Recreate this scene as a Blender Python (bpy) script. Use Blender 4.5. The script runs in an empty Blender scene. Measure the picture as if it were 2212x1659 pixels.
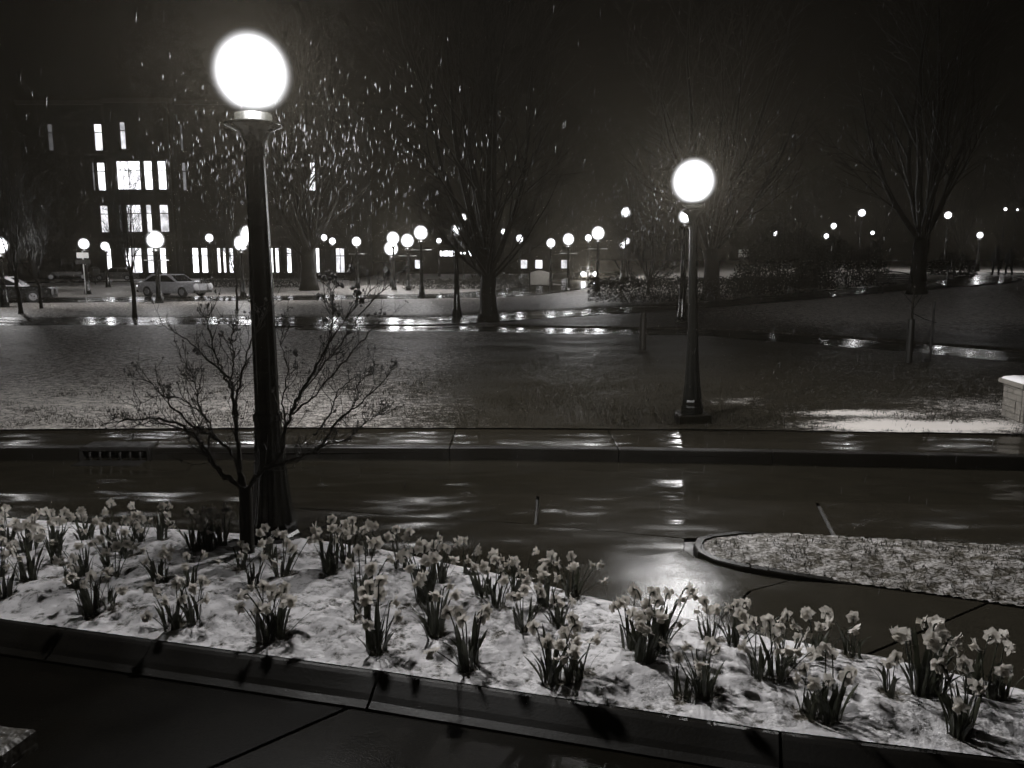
import bpy, math, random
from mathutils import Vector, Matrix, noise, Quaternion
from mathutils.geometry import tessellate_polygon

R = math.radians
rnd = random.Random(7)
S = bpy.context.scene
COL = S.collection

# ------------------------------------------------------------------ camera
HC, TH, FPX = 2.5, R(8.85), 1736.0          # eye height (m), downward pitch, focal length on a 2212 px wide frame
cd = bpy.data.cameras.new('camera')
cam = bpy.data.objects.new('camera', cd)
COL.objects.link(cam)
cam.location = (0, 0, HC)
cam.rotation_euler = (R(90) - TH, 0, 0)
cd.sensor_width = 36
cd.lens = 36 * FPX / 2212
cd.clip_start, cd.clip_end = 0.05, 2000
S.camera = cam

# ------------------------------------------------------------------ sky: overcast night
w = bpy.data.worlds.new('World')
S.world = w
w.use_nodes = True
nt = w.node_tree
bg = nt.nodes['Background']
sky = nt.nodes.new('ShaderNodeTexSky')
sky.sky_type = 'NISHITA'
sky.sun_disc = False
sky.sun_elevation = R(35)
sky.sun_rotation = R(200)
bw = nt.nodes.new('ShaderNodeRGBToBW')
tint = nt.nodes.new('ShaderNodeMix'); tint.data_type = 'RGBA'; tint.blend_type = 'MULTIPLY'
tint.inputs[0].default_value = 1.0
tint.inputs[7].default_value = (1.0, 0.88, 0.66, 1)
nt.links.new(sky.outputs[0], bw.inputs[0])
nt.links.new(bw.outputs[0], tint.inputs[6])
nt.links.new(tint.outputs[2], bg.inputs[0])
bg.inputs[1].default_value = 0.0004

sl = bpy.data.lights.new('fill_sun', 'SUN')       # weak wide sun added as soft fill from behind the camera
sl.energy = 0.006
sl.angle = R(60)
sl.color = (1, .93, .8)
so = bpy.data.objects.new('fill_sun', sl)
COL.objects.link(so)
so.rotation_euler = (R(55), 0, R(-20))

S.view_settings.view_transform = 'Standard'
S.view_settings.look = 'None'
S.view_settings.exposure = 0.0
S.view_settings.gamma = 1.0
S.view_settings.use_curve_mapping = False
S.render.engine = 'CYCLES'
cy = S.cycles
cy.use_denoising = True
cy.denoising_input_passes = 'RGB_ALBEDO'
cy.max_bounces = 3
cy.diffuse_bounces = 1
cy.glossy_bounces = 2
cy.transmission_bounces = 2
cy.volume_bounces = 0
cy.transparent_max_bounces = 6
cy.sample_clamp_indirect = 2
cy.sample_clamp_direct = 6
cy.caustics_reflective = False
cy.caustics_refractive = False
cy.use_light_tree = True
cy.adaptive_threshold = .06
cy.adaptive_min_samples = 24

WATT = 700.0           # radiant power of a lamp of strength 1

# ------------------------------------------------------------------ helpers
def ray(px, py):
    u, v = (px - 1106) / FPX, (829.5 - py) / FPX
    return Vector((u, math.cos(TH) + v * math.sin(TH), -math.sin(TH) + v * math.cos(TH)))

def at(px, py, Y):                       # measured image position at a known distance
    d = ray(px, py)
    return Vector((0, 0, HC)) + d * (Y / d.y)

def on(px, py, z=0.0):                   # measured image position on a level plane
    d = ray(px, py)
    return Vector((0, 0, HC)) + d * ((z - HC) / d.z)

def sm(t):
    t = max(0., min(1., t))
    return t * t * (3 - 2 * t)

def H(x, y):                             # lie of the land beyond the far pavement
    return 0.12 + 1.25 * sm((x - 5) / 22) * sm((y - 20) / 28) + 0.10 * sm((y - 11.5) / 6) * sm((x - 1) / 8)

def ong(px, py):                         # measured image position on the land
    d = ray(px, py); t = 5.0
    while t < 400:
        p = Vector((0, 0, HC)) + d * t
        if p.z < H(p.x, p.y):
            break
        t *= 1.004
    return Vector((p.x, p.y, H(p.x, p.y)))

class MB:
    def __init__(s):
        s.v, s.f = [], []
    def add(s, vs, fs):
        b = len(s.v)
        s.v += [tuple(p) for p in vs]
        s.f += [tuple(b + i for i in f) for f in fs]
        return s
    def box(s, a, b):
        x0, y0, z0 = a; x1, y1, z1 = b
        return s.add([(x0,y0,z0),(x1,y0,z0),(x1,y1,z0),(x0,y1,z0),(x0,y0,z1),(x1,y0,z1),(x1,y1,z1),(x0,y1,z1)],
                     [(0,3,2,1),(4,5,6,7),(0,1,5,4),(1,2,6,5),(2,3,7,6),(3,0,4,7)])
    def bbox(s, a, b, e=0.01):           # box with chamfered upper edges
        x0, y0, z0 = a; x1, y1, z1 = b
        return s.add([(x0,y0,z0),(x1,y0,z0),(x1,y1,z0),(x0,y1,z0),(x0,y0,z1-e),(x1,y0,z1-e),(x1,y1,z1-e),(x0,y1,z1-e),
                      (x0+e,y0+e,z1),(x1-e,y0+e,z1),(x1-e,y1-e,z1),(x0+e,y1-e,z1)],
                     [(0,3,2,1),(8,9,10,11),(0,1,5,4),(1,2,6,5),(2,3,7,6),(3,0,4,7),(4,5,9,8),(5,6,10,9),(6,7,11,10),(7,4,8,11)])
    def tube(s, pts, rad, n=6, cap=True):
        pts = [Vector(p) for p in pts]
        if not hasattr(rad, '__len__'):
            rad = [rad] * len(pts)
        b = len(s.v)
        ref = None
        for i, p in enumerate(pts):
            t = (pts[min(i+1, len(pts)-1)] - pts[max(i-1, 0)])
            t = t.normalized() if t.length > 1e-9 else Vector((0,0,1))
            if ref is None:
                ref = t.orthogonal().normalized()
            ref = (ref - t * ref.dot(t))
            ref = ref.normalized() if ref.length > 1e-6 else t.orthogonal().normalized()
            q = t.cross(ref)
            for k in range(n):
                a = 2 * math.pi * k / n
                s.v.append(tuple(p + (ref * math.cos(a) + q * math.sin(a)) * rad[i]))
        for i in range(len(pts) - 1):
            for k in range(n):
                k2 = (k + 1) % n
                s.f.append((b+i*n+k, b+i*n+k2, b+(i+1)*n+k2, b+(i+1)*n+k))
        if cap:
            s.f.append(tuple(b + k for k in reversed(range(n))))
            m = b + (len(pts)-1) * n
            s.f.append(tuple(m + k for k in range(n)))
        return s
    def lathe(s, prof, n=24, c=(0,0,0), flute=0.0, nf=8):
        b = len(s.v)
        for (r, z) in prof:
            for k in range(n):
                a = 2 * math.pi * k / n
                rr = r * (1 - flute * (0.5 + 0.5 * math.cos(nf * a)))
                s.v.append((c[0] + rr * math.cos(a), c[1] + rr * math.sin(a), c[2] + z))
        for i in range(len(prof) - 1):
            for k in range(n):
                k2 = (k + 1) % n
                s.f.append((b+i*n+k, b+i*n+k2, b+(i+1)*n+k2, b+(i+1)*n+k))
        s.f.append(tuple(b + k for k in reversed(range(n))))
        m = b + (len(prof)-1) * n
        s.f.append(tuple(m + k for k in range(n)))
        return s
    def prism(s, poly, z0, z1, e=0.0):   # polygon (ccw) with optional chamfered top edge
        n = len(poly); P = [Vector((p[0], p[1])) for p in poly]
        if sum(P[i].x*P[(i+1)%n].y - P[(i+1)%n].x*P[i].y for i in range(n)) < 0:
            P.reverse()
        rings = [[(p.x, p.y, z0) for p in P], [(p.x, p.y, z1 - e) for p in P]]
        if e:
            Q = []
            for i in range(n):
                a = (P[i] - P[i-1]).normalized(); c = (P[(i+1) % n] - P[i]).normalized()
                nn = Vector((-a.y - c.y, a.x + c.x)); nn = nn.normalized() if nn.length > 1e-6 else Vector((-a.y, a.x))
                Q.append((P[i].x + nn.x * e, P[i].y + nn.y * e, z1))
            rings.append(Q)
        b = len(s.v)
        for r in rings: s.v += r
        for j in range(len(rings) - 1):
            for i in range(n):
                i2 = (i + 1) % n
                s.f.append((b+j*n+i, b+j*n+i2, b+(j+1)*n+i2, b+(j+1)*n+i))
        top = rings[-1]; m = b + (len(rings) - 1) * n
        for t in tessellate_polygon([[Vector(p) for p in top]]):
            t = list(t)
            A, B_, C = (Vector(top[i]) for i in t)
            if (B_ - A).cross(C - A).z < 0: t.reverse()
            s.f.append(tuple(m + i for i in t))
        return s
    def mesh(s, name, mat=None, smooth=False):
        me = bpy.data.meshes.new(name)
        me.from_pydata(s.v, [], s.f)
        if smooth:
            me.polygons.foreach_set('use_smooth', [True] * len(me.polygons))
        if mat: me.materials.append(mat)
        me.update()
        return me
    def build(s, name, mat=None, parent=None, loc=None, smooth=False):
        return ob(name, s.mesh(name, mat, smooth), parent, loc)

def ob(name, me, parent=None, loc=None):
    o = bpy.data.objects.new(name, me)
    COL.objects.link(o)
    if parent is not None: o.parent = parent
    if loc is not None: o.location = loc
    return o

def tag(o, label=None, cat=None, group=None, kind=None):
    if label: o['label'] = label
    if cat: o['category'] = cat
    if group: o['group'] = group
    if kind: o['kind'] = kind
    return o

def empty(name, loc, rz=0, label=None, cat=None, group=None):
    o = bpy.data.objects.new(name, None)
    o.empty_display_size = .1
    COL.objects.link(o)
    o.location = loc; o.rotation_euler = (0, 0, rz)
    return tag(o, label, cat, group)

def copy_tree(o, parent=None):
    c = o.copy(); COL.objects.link(c)
    c.parent = parent
    for ch in o.children:
        copy_tree(ch, c)
    return c

# ------------------------------------------------------------------ materials
class N:
    def __init__(s, name):
        s.m = bpy.data.materials.new(name); s.m.use_nodes = True
        s.t = s.m.node_tree; s.b = s.t.nodes['Principled BSDF']; s.out = s.t.nodes['Material Output']
    def n(s, ty, **kw):
        x = s.t.nodes.new('ShaderNode' + ty)
        for k, v in kw.items(): setattr(x, k, v)
        return x
    def l(s, a, b): s.t.links.new(a, b)
    def pos(s):
        return s.n('NewGeometry').outputs['Position']
    def noise(s, scale, detail=3, rough=.6, vec=None, stretch=None):
        x = s.n('TexNoise'); x.inputs['Scale'].default_value = scale
        x.inputs['Detail'].default_value = detail; x.inputs['Roughness'].default_value = rough
        v = vec or s.pos()
        if stretch:
            mp = s.n('Mapping'); mp.inputs['Scale'].default_value = stretch
            s.l(v, mp.inputs['Vector']); v = mp.outputs[0]
        s.l(v, x.inputs['Vector'])
        return x.outputs['Fac']
    def mapr(s, val, a, b, c=0., d=1., smooth=True):
        x = s.n('MapRange'); x.interpolation_type = 'SMOOTHSTEP' if smooth else 'LINEAR'
        s.l(val, x.inputs['Value'])
        for i, q in zip(('From Min','From Max','To Min','To Max'), (a, b, c, d)): x.inputs[i].default_value = q
        return x.outputs['Result']
    def math(s, op, a, b):
        x = s.n('Math', operation=op)
        for i, q in enumerate((a, b)):
            if isinstance(q, (int, float)): x.inputs[i].default_value = q
            else: s.l(q, x.inputs[i])
        return x.outputs[0]
    def mix(s, fac, a, b):
        x = s.n('Mix', data_type='RGBA')
        s.l(fac, x.inputs[0])
        for i, q in ((6, a), (7, b)):
            if isinstance(q, tuple): x.inputs[i].default_value = (*q, 1)
            else: s.l(q, x.inputs[i])
        return x.outputs[2]
    def bump(s, h, strength, dist, prev=None):
        x = s.n('Bump'); x.inputs['Strength'].default_value = strength; x.inputs['Distance'].default_value = dist
        s.l(h, x.inputs['Height'])
        if prev is not None: s.l(prev, x.inputs['Normal'])
        return x.outputs[0]
    def set(s, **kw):
        for k, v in kw.items():
            i = s.b.inputs[k.replace('_', ' ')]
            if isinstance(v, tuple): i.default_value = (*v, 1) if len(v) == 3 and i.type == 'RGBA' else v
            elif isinstance(v, (int, float)): i.default_value = v
            else: s.l(v, i)
        return s.m

def plain(name, col, rough=.5, metal=0., spec=.5, var=.25, scale=9, coat=0.):
    k = N(name)
    f = k.noise(scale, 1)
    c = k.mix(f, tuple(x * (1 - var) for x in col), tuple(min(1, x * (1 + var)) for x in col))
    r = k.mapr(f, .3, .7, max(.03, rough - .1), min(1, rough + .12), False)
    k.set(Base_Color=c, Roughness=r, Metallic=metal, Coat_Weight=coat)
    k.b.inputs['Specular IOR Level'].default_value = spec
    return k.m

def wet(name, col, r0, r1, grain=70, gd=.004, gs=.35, wave=2.2, wd=.004, ws=.5, var=.35, streak=None, thr=(.38, .62)):
    """stone or asphalt under a film of rain: smooth where water stands, duller between"""
    k = N(name)
    big = k.noise(.9, 2, .6, stretch=streak)
    fine = k.noise(grain, 1, .7)
    c = k.mix(k.noise(3.1, 2), tuple(x * (1 - var) for x in col), tuple(x * (1 + var) for x in col))
    c = k.mix(k.mapr(fine, .35, .7), c, tuple(x * .55 for x in col))
    rough = k.math('ADD', k.mapr(big, thr[0], thr[1], r0, r1), k.mapr(fine, .3, .75, -.02, .03))
    nrm = k.bump(k.noise(wave, 2, .55, stretch=streak), ws, wd)
    nrm = k.bump(fine, gs, gd, nrm)
    k.set(Base_Color=c, Roughness=rough, Normal=nrm)
    k.b.inputs['IOR'].default_value = 1.5
    return k.m

def snow_mat(name, cover_attr=None, thin=(.2, .19, .17), soil=(.03, .026, .018), amt=.5, scale=7., bump=.02, stretch=(1, 1, 1), thr=(.42, .64), w=.62, white=(.76, .752, .775), n2s=5.):
    k = N(name)
    n1 = k.noise(scale, 2, .68, stretch=stretch)
    n2 = k.noise(scale * n2s, 2, .72, stretch=stretch)
    nn = k.math('ADD', k.math('MULTIPLY', n1, w), k.math('MULTIPLY', n2, 1 - w))
    if cover_attr:
        a = k.n('Attribute', attribute_name=cover_attr)
        sft = k.math('SUBTRACT', a.outputs['Fac'], .5)
    else:
        sft = k.n('Value').outputs[0]; sft.default_value = amt - .5
    v = k.math('ADD', nn, k.math('MULTIPLY', sft, .6))
    f = k.mapr(v, *thr)
    base = k.mix(k.mapr(n2, .3, .7), soil, thin)
    c = k.mix(f, base, white)
    nrm = k.bump(nn, .9, bump)
    k.set(Base_Color=c, Roughness=k.mapr(f, 0, 1, .55, .7), Normal=nrm)
    k.b.inputs['Specular IOR Level'].default_value = .06
    return k.m

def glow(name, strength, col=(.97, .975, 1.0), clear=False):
    """glowing glass; clear: also passes the light of the bulb inside, with glare bloom put into its soft rim"""
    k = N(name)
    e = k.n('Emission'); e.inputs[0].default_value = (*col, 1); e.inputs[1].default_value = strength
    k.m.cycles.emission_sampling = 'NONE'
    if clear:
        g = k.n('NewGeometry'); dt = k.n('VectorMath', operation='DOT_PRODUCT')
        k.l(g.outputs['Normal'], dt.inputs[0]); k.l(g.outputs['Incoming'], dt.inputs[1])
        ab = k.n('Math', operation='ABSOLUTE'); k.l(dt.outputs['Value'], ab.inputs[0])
        k.l(k.math('MULTIPLY', k.math('POWER', ab.outputs[0], 8.), strength), e.inputs[1])  # glow fades towards the rim to imitate glare bloom
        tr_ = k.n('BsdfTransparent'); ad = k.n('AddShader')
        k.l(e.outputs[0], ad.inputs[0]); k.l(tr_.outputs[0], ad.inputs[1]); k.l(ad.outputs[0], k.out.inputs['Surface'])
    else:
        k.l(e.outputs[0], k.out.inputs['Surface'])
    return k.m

def bulb(watts, radius, parent, loc, down=None):
    """the light source of a lamp; down = share of the light that the refractor lets straight down"""
    ld = bpy.data.lights.new('bulb', 'POINT')
    ld.energy = watts; ld.shadow_soft_size = radius; ld.color = (1, .985, .975)
    if down is not None:
        ld.use_nodes = True; t_ = ld.node_tree
        em = next(q for q in t_.nodes if q.bl_idname == 'ShaderNodeEmission')
        tc = t_.nodes.new('ShaderNodeTexCoord'); sp = t_.nodes.new('ShaderNodeSeparateXYZ'); mr = t_.nodes.new('ShaderNodeMapRange')
        mr.interpolation_type = 'SMOOTHSTEP'
        for k_, v_ in (('From Min', -1.), ('From Max', -.35), ('To Min', down), ('To Max', 1.)): mr.inputs[k_].default_value = v_
        t_.links.new(tc.outputs['Normal'], sp.inputs[0]); t_.links.new(sp.outputs['Z'], mr.inputs['Value']); t_.links.new(mr.outputs[0], em.inputs['Strength'])
    lo = bpy.data.objects.new('bulb', ld); COL.objects.link(lo)
    lo.parent = parent; lo.location = loc
    return lo

def leafy(name, col, trans=.35, var=.35, scale=14, rough=.5):
    k = N(name)
    c = k.mix(k.noise(scale, 0), tuple(x * (1 - var) for x in col), tuple(min(1, x * (1 + var)) for x in col))
    k.set(Base_Color=c, Roughness=rough)
    t = k.n('BsdfTranslucent'); k.l(c, t.inputs[0])
    mx = k.n('MixShader'); mx.inputs[0].default_value = trans
    k.l(k.b.outputs[0], mx.inputs[1]); k.l(t.outputs[0], mx.inputs[2])
    k.l(mx.outputs[0], k.out.inputs['Surface'])
    return k.m

M = {}
M['asphalt'] = wet('wet_asphalt', (.024, .021, .015), .11, .19, grain=95, gd=.00016, gs=.5, streak=(.5, 1, 1), wave=1.5, wd=.075, ws=1.)
M['asphalt_dark'] = wet('wet_dark_asphalt', (.005, .0043, .003), .34, .5, grain=90, gd=.0020, gs=.9)
M['concrete'] = wet('wet_concrete', (.030, .026, .019), .11, .19, grain=60, gd=.0002, gs=.5, streak=(.5, 1, 1), wave=1.4, wd=.075, ws=1.)
M['concrete_grain'] = wet('wet_rough_concrete', (.009, .0078, .0055), .32, .48, grain=90, gd=.0022, gs=.9)
for k_ in ('asphalt_dark', 'concrete_grain'): M[k_].node_tree.nodes['Principled BSDF'].inputs['IOR'].default_value = 1.13
M['walk'] = wet('wet_walk', (.034, .030, .022), .09, .18, grain=130, gd=.0009, gs=.8, wave=1.3, wd=.02, ws=1.)
M['path'] = wet('wet_path', (.024, .021, .015), .09, .24, grain=40, gd=.0006, gs=.3, streak=(.5, 1, 1), wave=.7, wd=.06, ws=1.)
M['kerb'] = wet('wet_kerb', (.010, .0085, .006), .4, .55, grain=55, gd=.002, gs=.5)
M['joint'] = plain('joint_dirt', (.012, .011, .009), .6)
M['soil'] = plain('dark_soil', (.025, .021, .015), .8)
k = N('black_lamp_paint'); k.set(Base_Color=(.008, .008, .007), Roughness=.2)
M['black_iron'] = k.m
M['dull_iron'] = plain('dull_cast_iron', (.012, .011, .010), .5)
M['bark'] = plain('wet_bark', (.010, .0085, .006), .6, 0, .12, var=.45, scale=18)
M['twig'] = plain('wet_twig', (.013, .011, .008), .6, 0, .15, var=.3)
M['pod'] = plain('dry_seed_head', (.014, .011, .008), .6)
M['bed'] = snow_mat('bed_snow', 'cover', scale=8, bump=.03, thin=(.15, .135, .11), thr=(.38, .60), w=.55, white=(.70, .69, .70), n2s=3.2)
M['lawn'] = snow_mat('lawn_snow', 'cover', scale=8, bump=.006, w=.42, white=(.74, .70, .66), thr=(.37, .64), thin=(.036, .031, .022), soil=(.010, .0085, .0055), stretch=(.8, 1, 1))
M['island'] = snow_mat('island_snow', amt=.47, scale=9, bump=.02, thin=(.10, .09, .07), stretch=(.7, 1, 1), thr=(.40, .66), w=.5, white=(.50, .485, .475))
M['grass'] = leafy('winter_grass', (.022, .019, .011), .25)
M['snowcap'] = snow_mat('clean_snow', amt=.95, scale=8, bump=.01)
M['daff_leaf'] = leafy('daffodil_leaf', (.045, .048, .032), .22, rough=.35)
M['petal'] = leafy('daffodil_petal', (.64, .61, .56), .42, var=.1)
M['trumpet'] = leafy('daffodil_trumpet', (.5, .47, .41), .4, var=.12)
M['brick'] = plain('pier_stone', (.13, .12, .105), .6, var=.3, scale=6)
M['mortar'] = plain('pier_mortar', (.10, .093, .082), .8)
M['stone'] = wet('bench_stone', (.03, .026, .019), .35, .6, grain=26, gd=.01, gs=.9)
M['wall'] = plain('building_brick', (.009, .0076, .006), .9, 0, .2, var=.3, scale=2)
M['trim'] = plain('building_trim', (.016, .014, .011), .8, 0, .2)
M['paint_dark'] = plain('dark_car_paint', (.012, .012, .012), .2, 0, .6, coat=.6)
M['paint_white'] = plain('white_car_paint', (.24, .24, .25), .25, 0, .5, var=.08, coat=.6)
M['paint_grey'] = plain('grey_car_paint', (.10, .10, .10), .25, 0, .5, coat=.6)
M['glass'] = plain('dark_glass', (.008, .008, .009), .06, 0, .8)
M['tyre'] = plain('tyre', (.012, .012, .012), .7)
M['rim'] = plain('rim', (.35, .35, .36), .35, .8)
M['sign_white'] = plain('sign_white', (.62, .62, .60), .45, var=.06)
M['sign_grey'] = plain('sign_grey', (.22, .21, .19), .5)
M['sign_dark'] = plain('sign_dark', (.012, .011, .009), .55, 0, .25)
M['steel'] = plain('galvanised', (.32, .32, .31), .4, .7)
M['wood'] = plain('wet_wood', (.014, .012, .009), .55, 0, .25, scale=14)
M['cloth'] = plain('dark_coat', (.012, .012, .012), .8)
M['cloth2'] = plain('dark_jacket', (.017, .016, .015), .8)
M['trousers'] = plain('dark_trousers', (.010, .010, .011), .8)
M['skin'] = plain('skin', (.22, .15, .11), .5)
M['hedge'] = leafy('hedge_leaf', (.013, .012, .008), .2)
M['window'] = None
k = N('sleet_and_glints')
k.set(Base_Color=(.17, .17, .18), Roughness=.4)
tr = k.n('BsdfTranslucent'); tr.inputs[0].default_value = (.16, .16, .17, 1)
mx = k.n('MixShader'); mx.inputs[0].default_value = .5
k.l(k.b.outputs[0], mx.inputs[1]); k.l(tr.outputs[0], mx.inputs[2]); k.l(mx.outputs[0], k.out.inputs['Surface'])
M['sleet'] = k.m
M['globe'] = glow('lamp_glass_bloom', 14., clear=True)
M['globe_dim'] = glow('dim_lamp_glass_bloom', 4., clear=True)
def flat_glow(strength, _c={}):
    s_ = round(strength, 2)
    if s_ not in _c: _c[s_] = glow('lit_%g' % s_, s_)
    return _c[s_]
def lit_window(strength, _c={}):
    s_ = round(strength, 2)
    if s_ not in _c:
        k = N('lit_window_%g' % s_)
        e = k.n('Emission'); e.inputs[0].default_value = (.96, .96, 1, 1)
        st = k.mapr(k.noise(.9, 3, .6, stretch=(1.3, 1, .7)), .3, .7, s_ * .8, s_ * 2.3)
        k.l(st, e.inputs[1]); k.l(e.outputs[0], k.out.inputs['Surface'])
        k.m.cycles.emission_sampling = 'NONE'
        _c[s_] = k.m
    return _c[s_]

# ================================================================== THE GROUND
def struct(o):
    o['kind'] = 'structure'
    return o

struct(MB().add([(-500,-60,-.45),(500,-60,-.45),(500,900,-.45),(-500,900,-.45)], [(0,1,2,3)]).build('ground', M['soil']))

# -- near road, in front of the flower bed
NRZ = -.115
def kerbline(x):                         # front edge of the bed
    pts = [(-9, 6.75), (-3.56, 5.27), (-.78, 4.55), (1.43, 3.92), (2.55, 3.67), (7, 2.62)]
    for (a, b) in zip(pts, pts[1:]):
        if a[0] <= x <= b[0]:
            t = (x - a[0]) / (b[0] - a[0])
            return a[1] + (b[1] - a[1]) * t
    return pts[-1][1]
nr = struct(MB().add([(-14,-4,NRZ-.03),(10,-4,NRZ-.03),(10,2,NRZ-.03),(-9,7.2,NRZ-.03),(-14,8.5,NRZ-.03)], [(0,1,2,3,4)]).build('road', M['joint']))
gx = .05
seam = lambda y: -1.58 + (y - 3.87) * 1.05
# the asphalt panel and the concrete panels divided by the slanted joint
def fr(x): return kerbline(x) - .215
edgeL = [(x, fr(x)) for x in (-9, -6, -3.56, -2.2, -.97)]
MB().prism([(-9,-3)] + [(seam(-3) - .012, -3), (-.985, fr(-.97))] + list(reversed(edgeL[:-1])), NRZ-.02, NRZ, .004).build('slab', M['asphalt_dark'], nr)
MB().prism([(seam(-3) + .012, -3), (9.0, -3), (9.0, fr(7))] + [(x, fr(x)) for x in (7, 2.55, 1.62)] + [(1.60, fr(1.6)), (-.955, fr(-.955))], NRZ-.02, NRZ+.0, .004).build('slab', M['concrete_grain'], nr)

# -- rolled kerb in cast lengths
kb = struct(empty('kerb', (0, 0, 0)))
prof = [(.03, -.2), (.03, .0), (.0, .022), (-.022, .020), (-.045, .006), (-.085, -.025), (-.125, -.055), (-.155, -.082), (-.20, -.104), (-.205, -.2)]
kj = [-9, -5.2, -3.02, -.80, 1.42, 3.6, 7]
for a, b in zip(kj, kj[1:]):
    m_ = MB(); n = 14; xs = [a + .009 + (b - a - .018) * i / n for i in range(n + 1)]
    rows = []
    for x in xs:
        y = kerbline(x); d = Vector((1, (kerbline(x + .05) - kerbline(x - .05)) / .1)).normalized(); nn = Vector((-d.y, d.x))
        wob = .004 * noise.noise((x * 3, 0, 5))
        rows.append([(x + nn.x * u, y + nn.y * u, z + wob * (1 if z > -.1 else .3)) for u, z in prof])
    np_ = len(prof)
    vs = [p for r_ in rows for p in r_]; fs = []
    for i in range(n):
        for j in range(np_ - 1):
            fs.append((i*np_+j, (i+1)*np_+j, (i+1)*np_+j+1, i*np_+j+1))
    fs.append(tuple(range(np_))); fs.append(tuple(reversed([n*np_+j for j in range(np_)])))
    m_.add(vs, fs).build('kerb_stone', M['kerb'], kb)

# -- flower bed under wet snow
BED_BACK = [(-9, 8.35), (-5.5, 7.65), (-3.5, 7.28), (-1.92, 6.98), (-1.12, 6.68), (.09, 6.02), (.64, 5.66), (1.67, 5.06), (2.27, 4.81), (3.01, 4.36), (3.6, 3.97), (4.9, 3.14)]
def back(x):
    for a, b in zip(BED_BACK, BED_BACK[1:]):
        if a[0] <= x <= b[0]:
            return a[1] + (b[1] - a[1]) * (x - a[0]) / (b[0] - a[0])
    return BED_BACK[-1][1]
# base position in the picture, relative height, flowers, leaves
CL = [(18,1178,1.,5,7),(62,1190,1.,7,8),(122,1193,.95,6,8),(185,1166,.9,6,7),(240,1188,1.,6,8),(300,1166,.9,6,7),(348,1164,.9,5,7),(425,1188,1.05,7,9),(478,1176,1.,7,8),
 (0,1245,1.,4,6),(60,1256,1.,6,9),(120,1222,1.,5,7),(182,1236,.9,4,6),(245,1244,1.,6,8),(272,1200,.95,5,7),(342,1256,.92,6,10),(410,1262,.7,4,5),(452,1192,1.,6,8),
 (10,1285,.9,3,6),(196,1318,1.05,7,9),(232,1308,.85,3,6),(160,1270,.85,4,6),(372,1348,.95,6,9),(418,1342,.95,5,7),(520,1232,.75,3,5),
 (570,1372,1.05,6,9),(600,1368,1.3,6,7),(548,1262,.8,3,6),(612,1244,1.,6,7),(582,1206,.9,5,6),
 (712,1238,1.2,10,11),(752,1216,1.05,6,7),(800,1190,.9,4,6),(786,1300,1.25,7,9),(812,1398,1.25,9,11),(768,1345,.5,1,2),
 (868,1228,.9,6,8),(915,1302,1.35,9,9),(950,1262,1.,5,8),(1012,1232,.85,5,9),(940,1368,1.3,6,8),(1012,1430,1.25,7,11),(1042,1290,1.,5,6),(1075,1312,1.,5,7),(1112,1282,1.05,7,9),
 (1130,1362,.85,4,9),(1178,1302,.95,7,9),(1238,1276,.95,8,8),(1192,1462,1.15,6,8),(1228,1460,1.05,4,6),(1252,1452,.95,3,7),(1208,1350,.85,4,7),
 (1392,1430,1.3,9,12),(1362,1398,1.1,5,7),(1425,1402,1.5,7,9),(1518,1490,1.15,5,12),(1474,1492,.75,2,5),(1590,1392,1.05,6,9),(1535,1380,.9,5,7),
 (1642,1462,1.,5,10),(1676,1470,1.1,6,8),(1702,1436,.9,5,7),(1762,1420,1.1,7,9),(1842,1402,1.,1,7),(1746,1532,.95,2,8),(1792,1540,1.1,6,11),
 (1924,1502,1.,2,5),(1988,1500,1.35,7,7),(2022,1496,1.35,6,7),(2076,1578,1.25,6,13),(2104,1482,1.1,2,7),(2140,1492,1.1,4,8),(2168,1494,.9,0,5)]
CP = [on(c[0], c[1], .05) for c in CL]
def melt(x, y):                          # snow melted back round the daffodil stems
    m_ = 0.
    for p in CP:
        dx, dy = x - p.x, y - p.y
        if abs(dx) < .2 and abs(dy) < .2: m_ = max(m_, math.exp(-((dx - .02) ** 2 + dy * dy) / .0050))
    return m_ * (.75 + .5 * noise.noise((x * 14, y * 14, 9)))
def bed_z(x, y):
    f0, f1 = kerbline(x) + .03, back(x)
    e = min(y - f0, f1 - y)
    dome = .06 * sm(e / .5)
    z = .012 + dome * (.5 + .5 * sm((y - f0) / .3))
    z += sm(e / .12) * (.035 * noise.noise((x * 1.7, y * 1.7, 1)) + .022 * noise.noise((x * 5, y * 5, 2)) + .018 * noise.noise((x * 11, y * 11, 3)) + .012 * noise.noise((x * 24, y * 24, 4)))
    z -= .035 * melt(x, y)
    return max(z, .004) if e > 0 else 0
bm_ = MB(); XS = []
x = -6.2
while x < 4.75:
    XS.append(x); x += .026 if -4.4 < x < 3.6 else .1
ny = 88
vs, fs = [], []
for x in XS:
    f0, f1 = kerbline(x) + .031, back(x)
    f1 = max(f1, f0 + .02)
    for j in range(ny + 1):
        y = f0 + (f1 - f0) * j / ny
        vs.append((x, y, bed_z(x, y)))
    vs[-1] = (x, f1, -.05)
for i in range(len(XS) - 1):
    for j in range(ny):
        a = i * (ny + 1) + j
        fs.append((a, a + ny + 1, a + ny + 2, a + 1))
bed = struct(bm_.add(vs, fs).build('flower_bed', M['bed'], smooth=True))
bed.data.attributes.new('cover', 'FLOAT', 'POINT').data.foreach_set('value', [.62 - .42 * melt(v[0], v[1]) - .16 * max(0, noise.noise((v[0] * 2.1, v[1] * 3.2, 21)) - .15) for v in vs])

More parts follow.
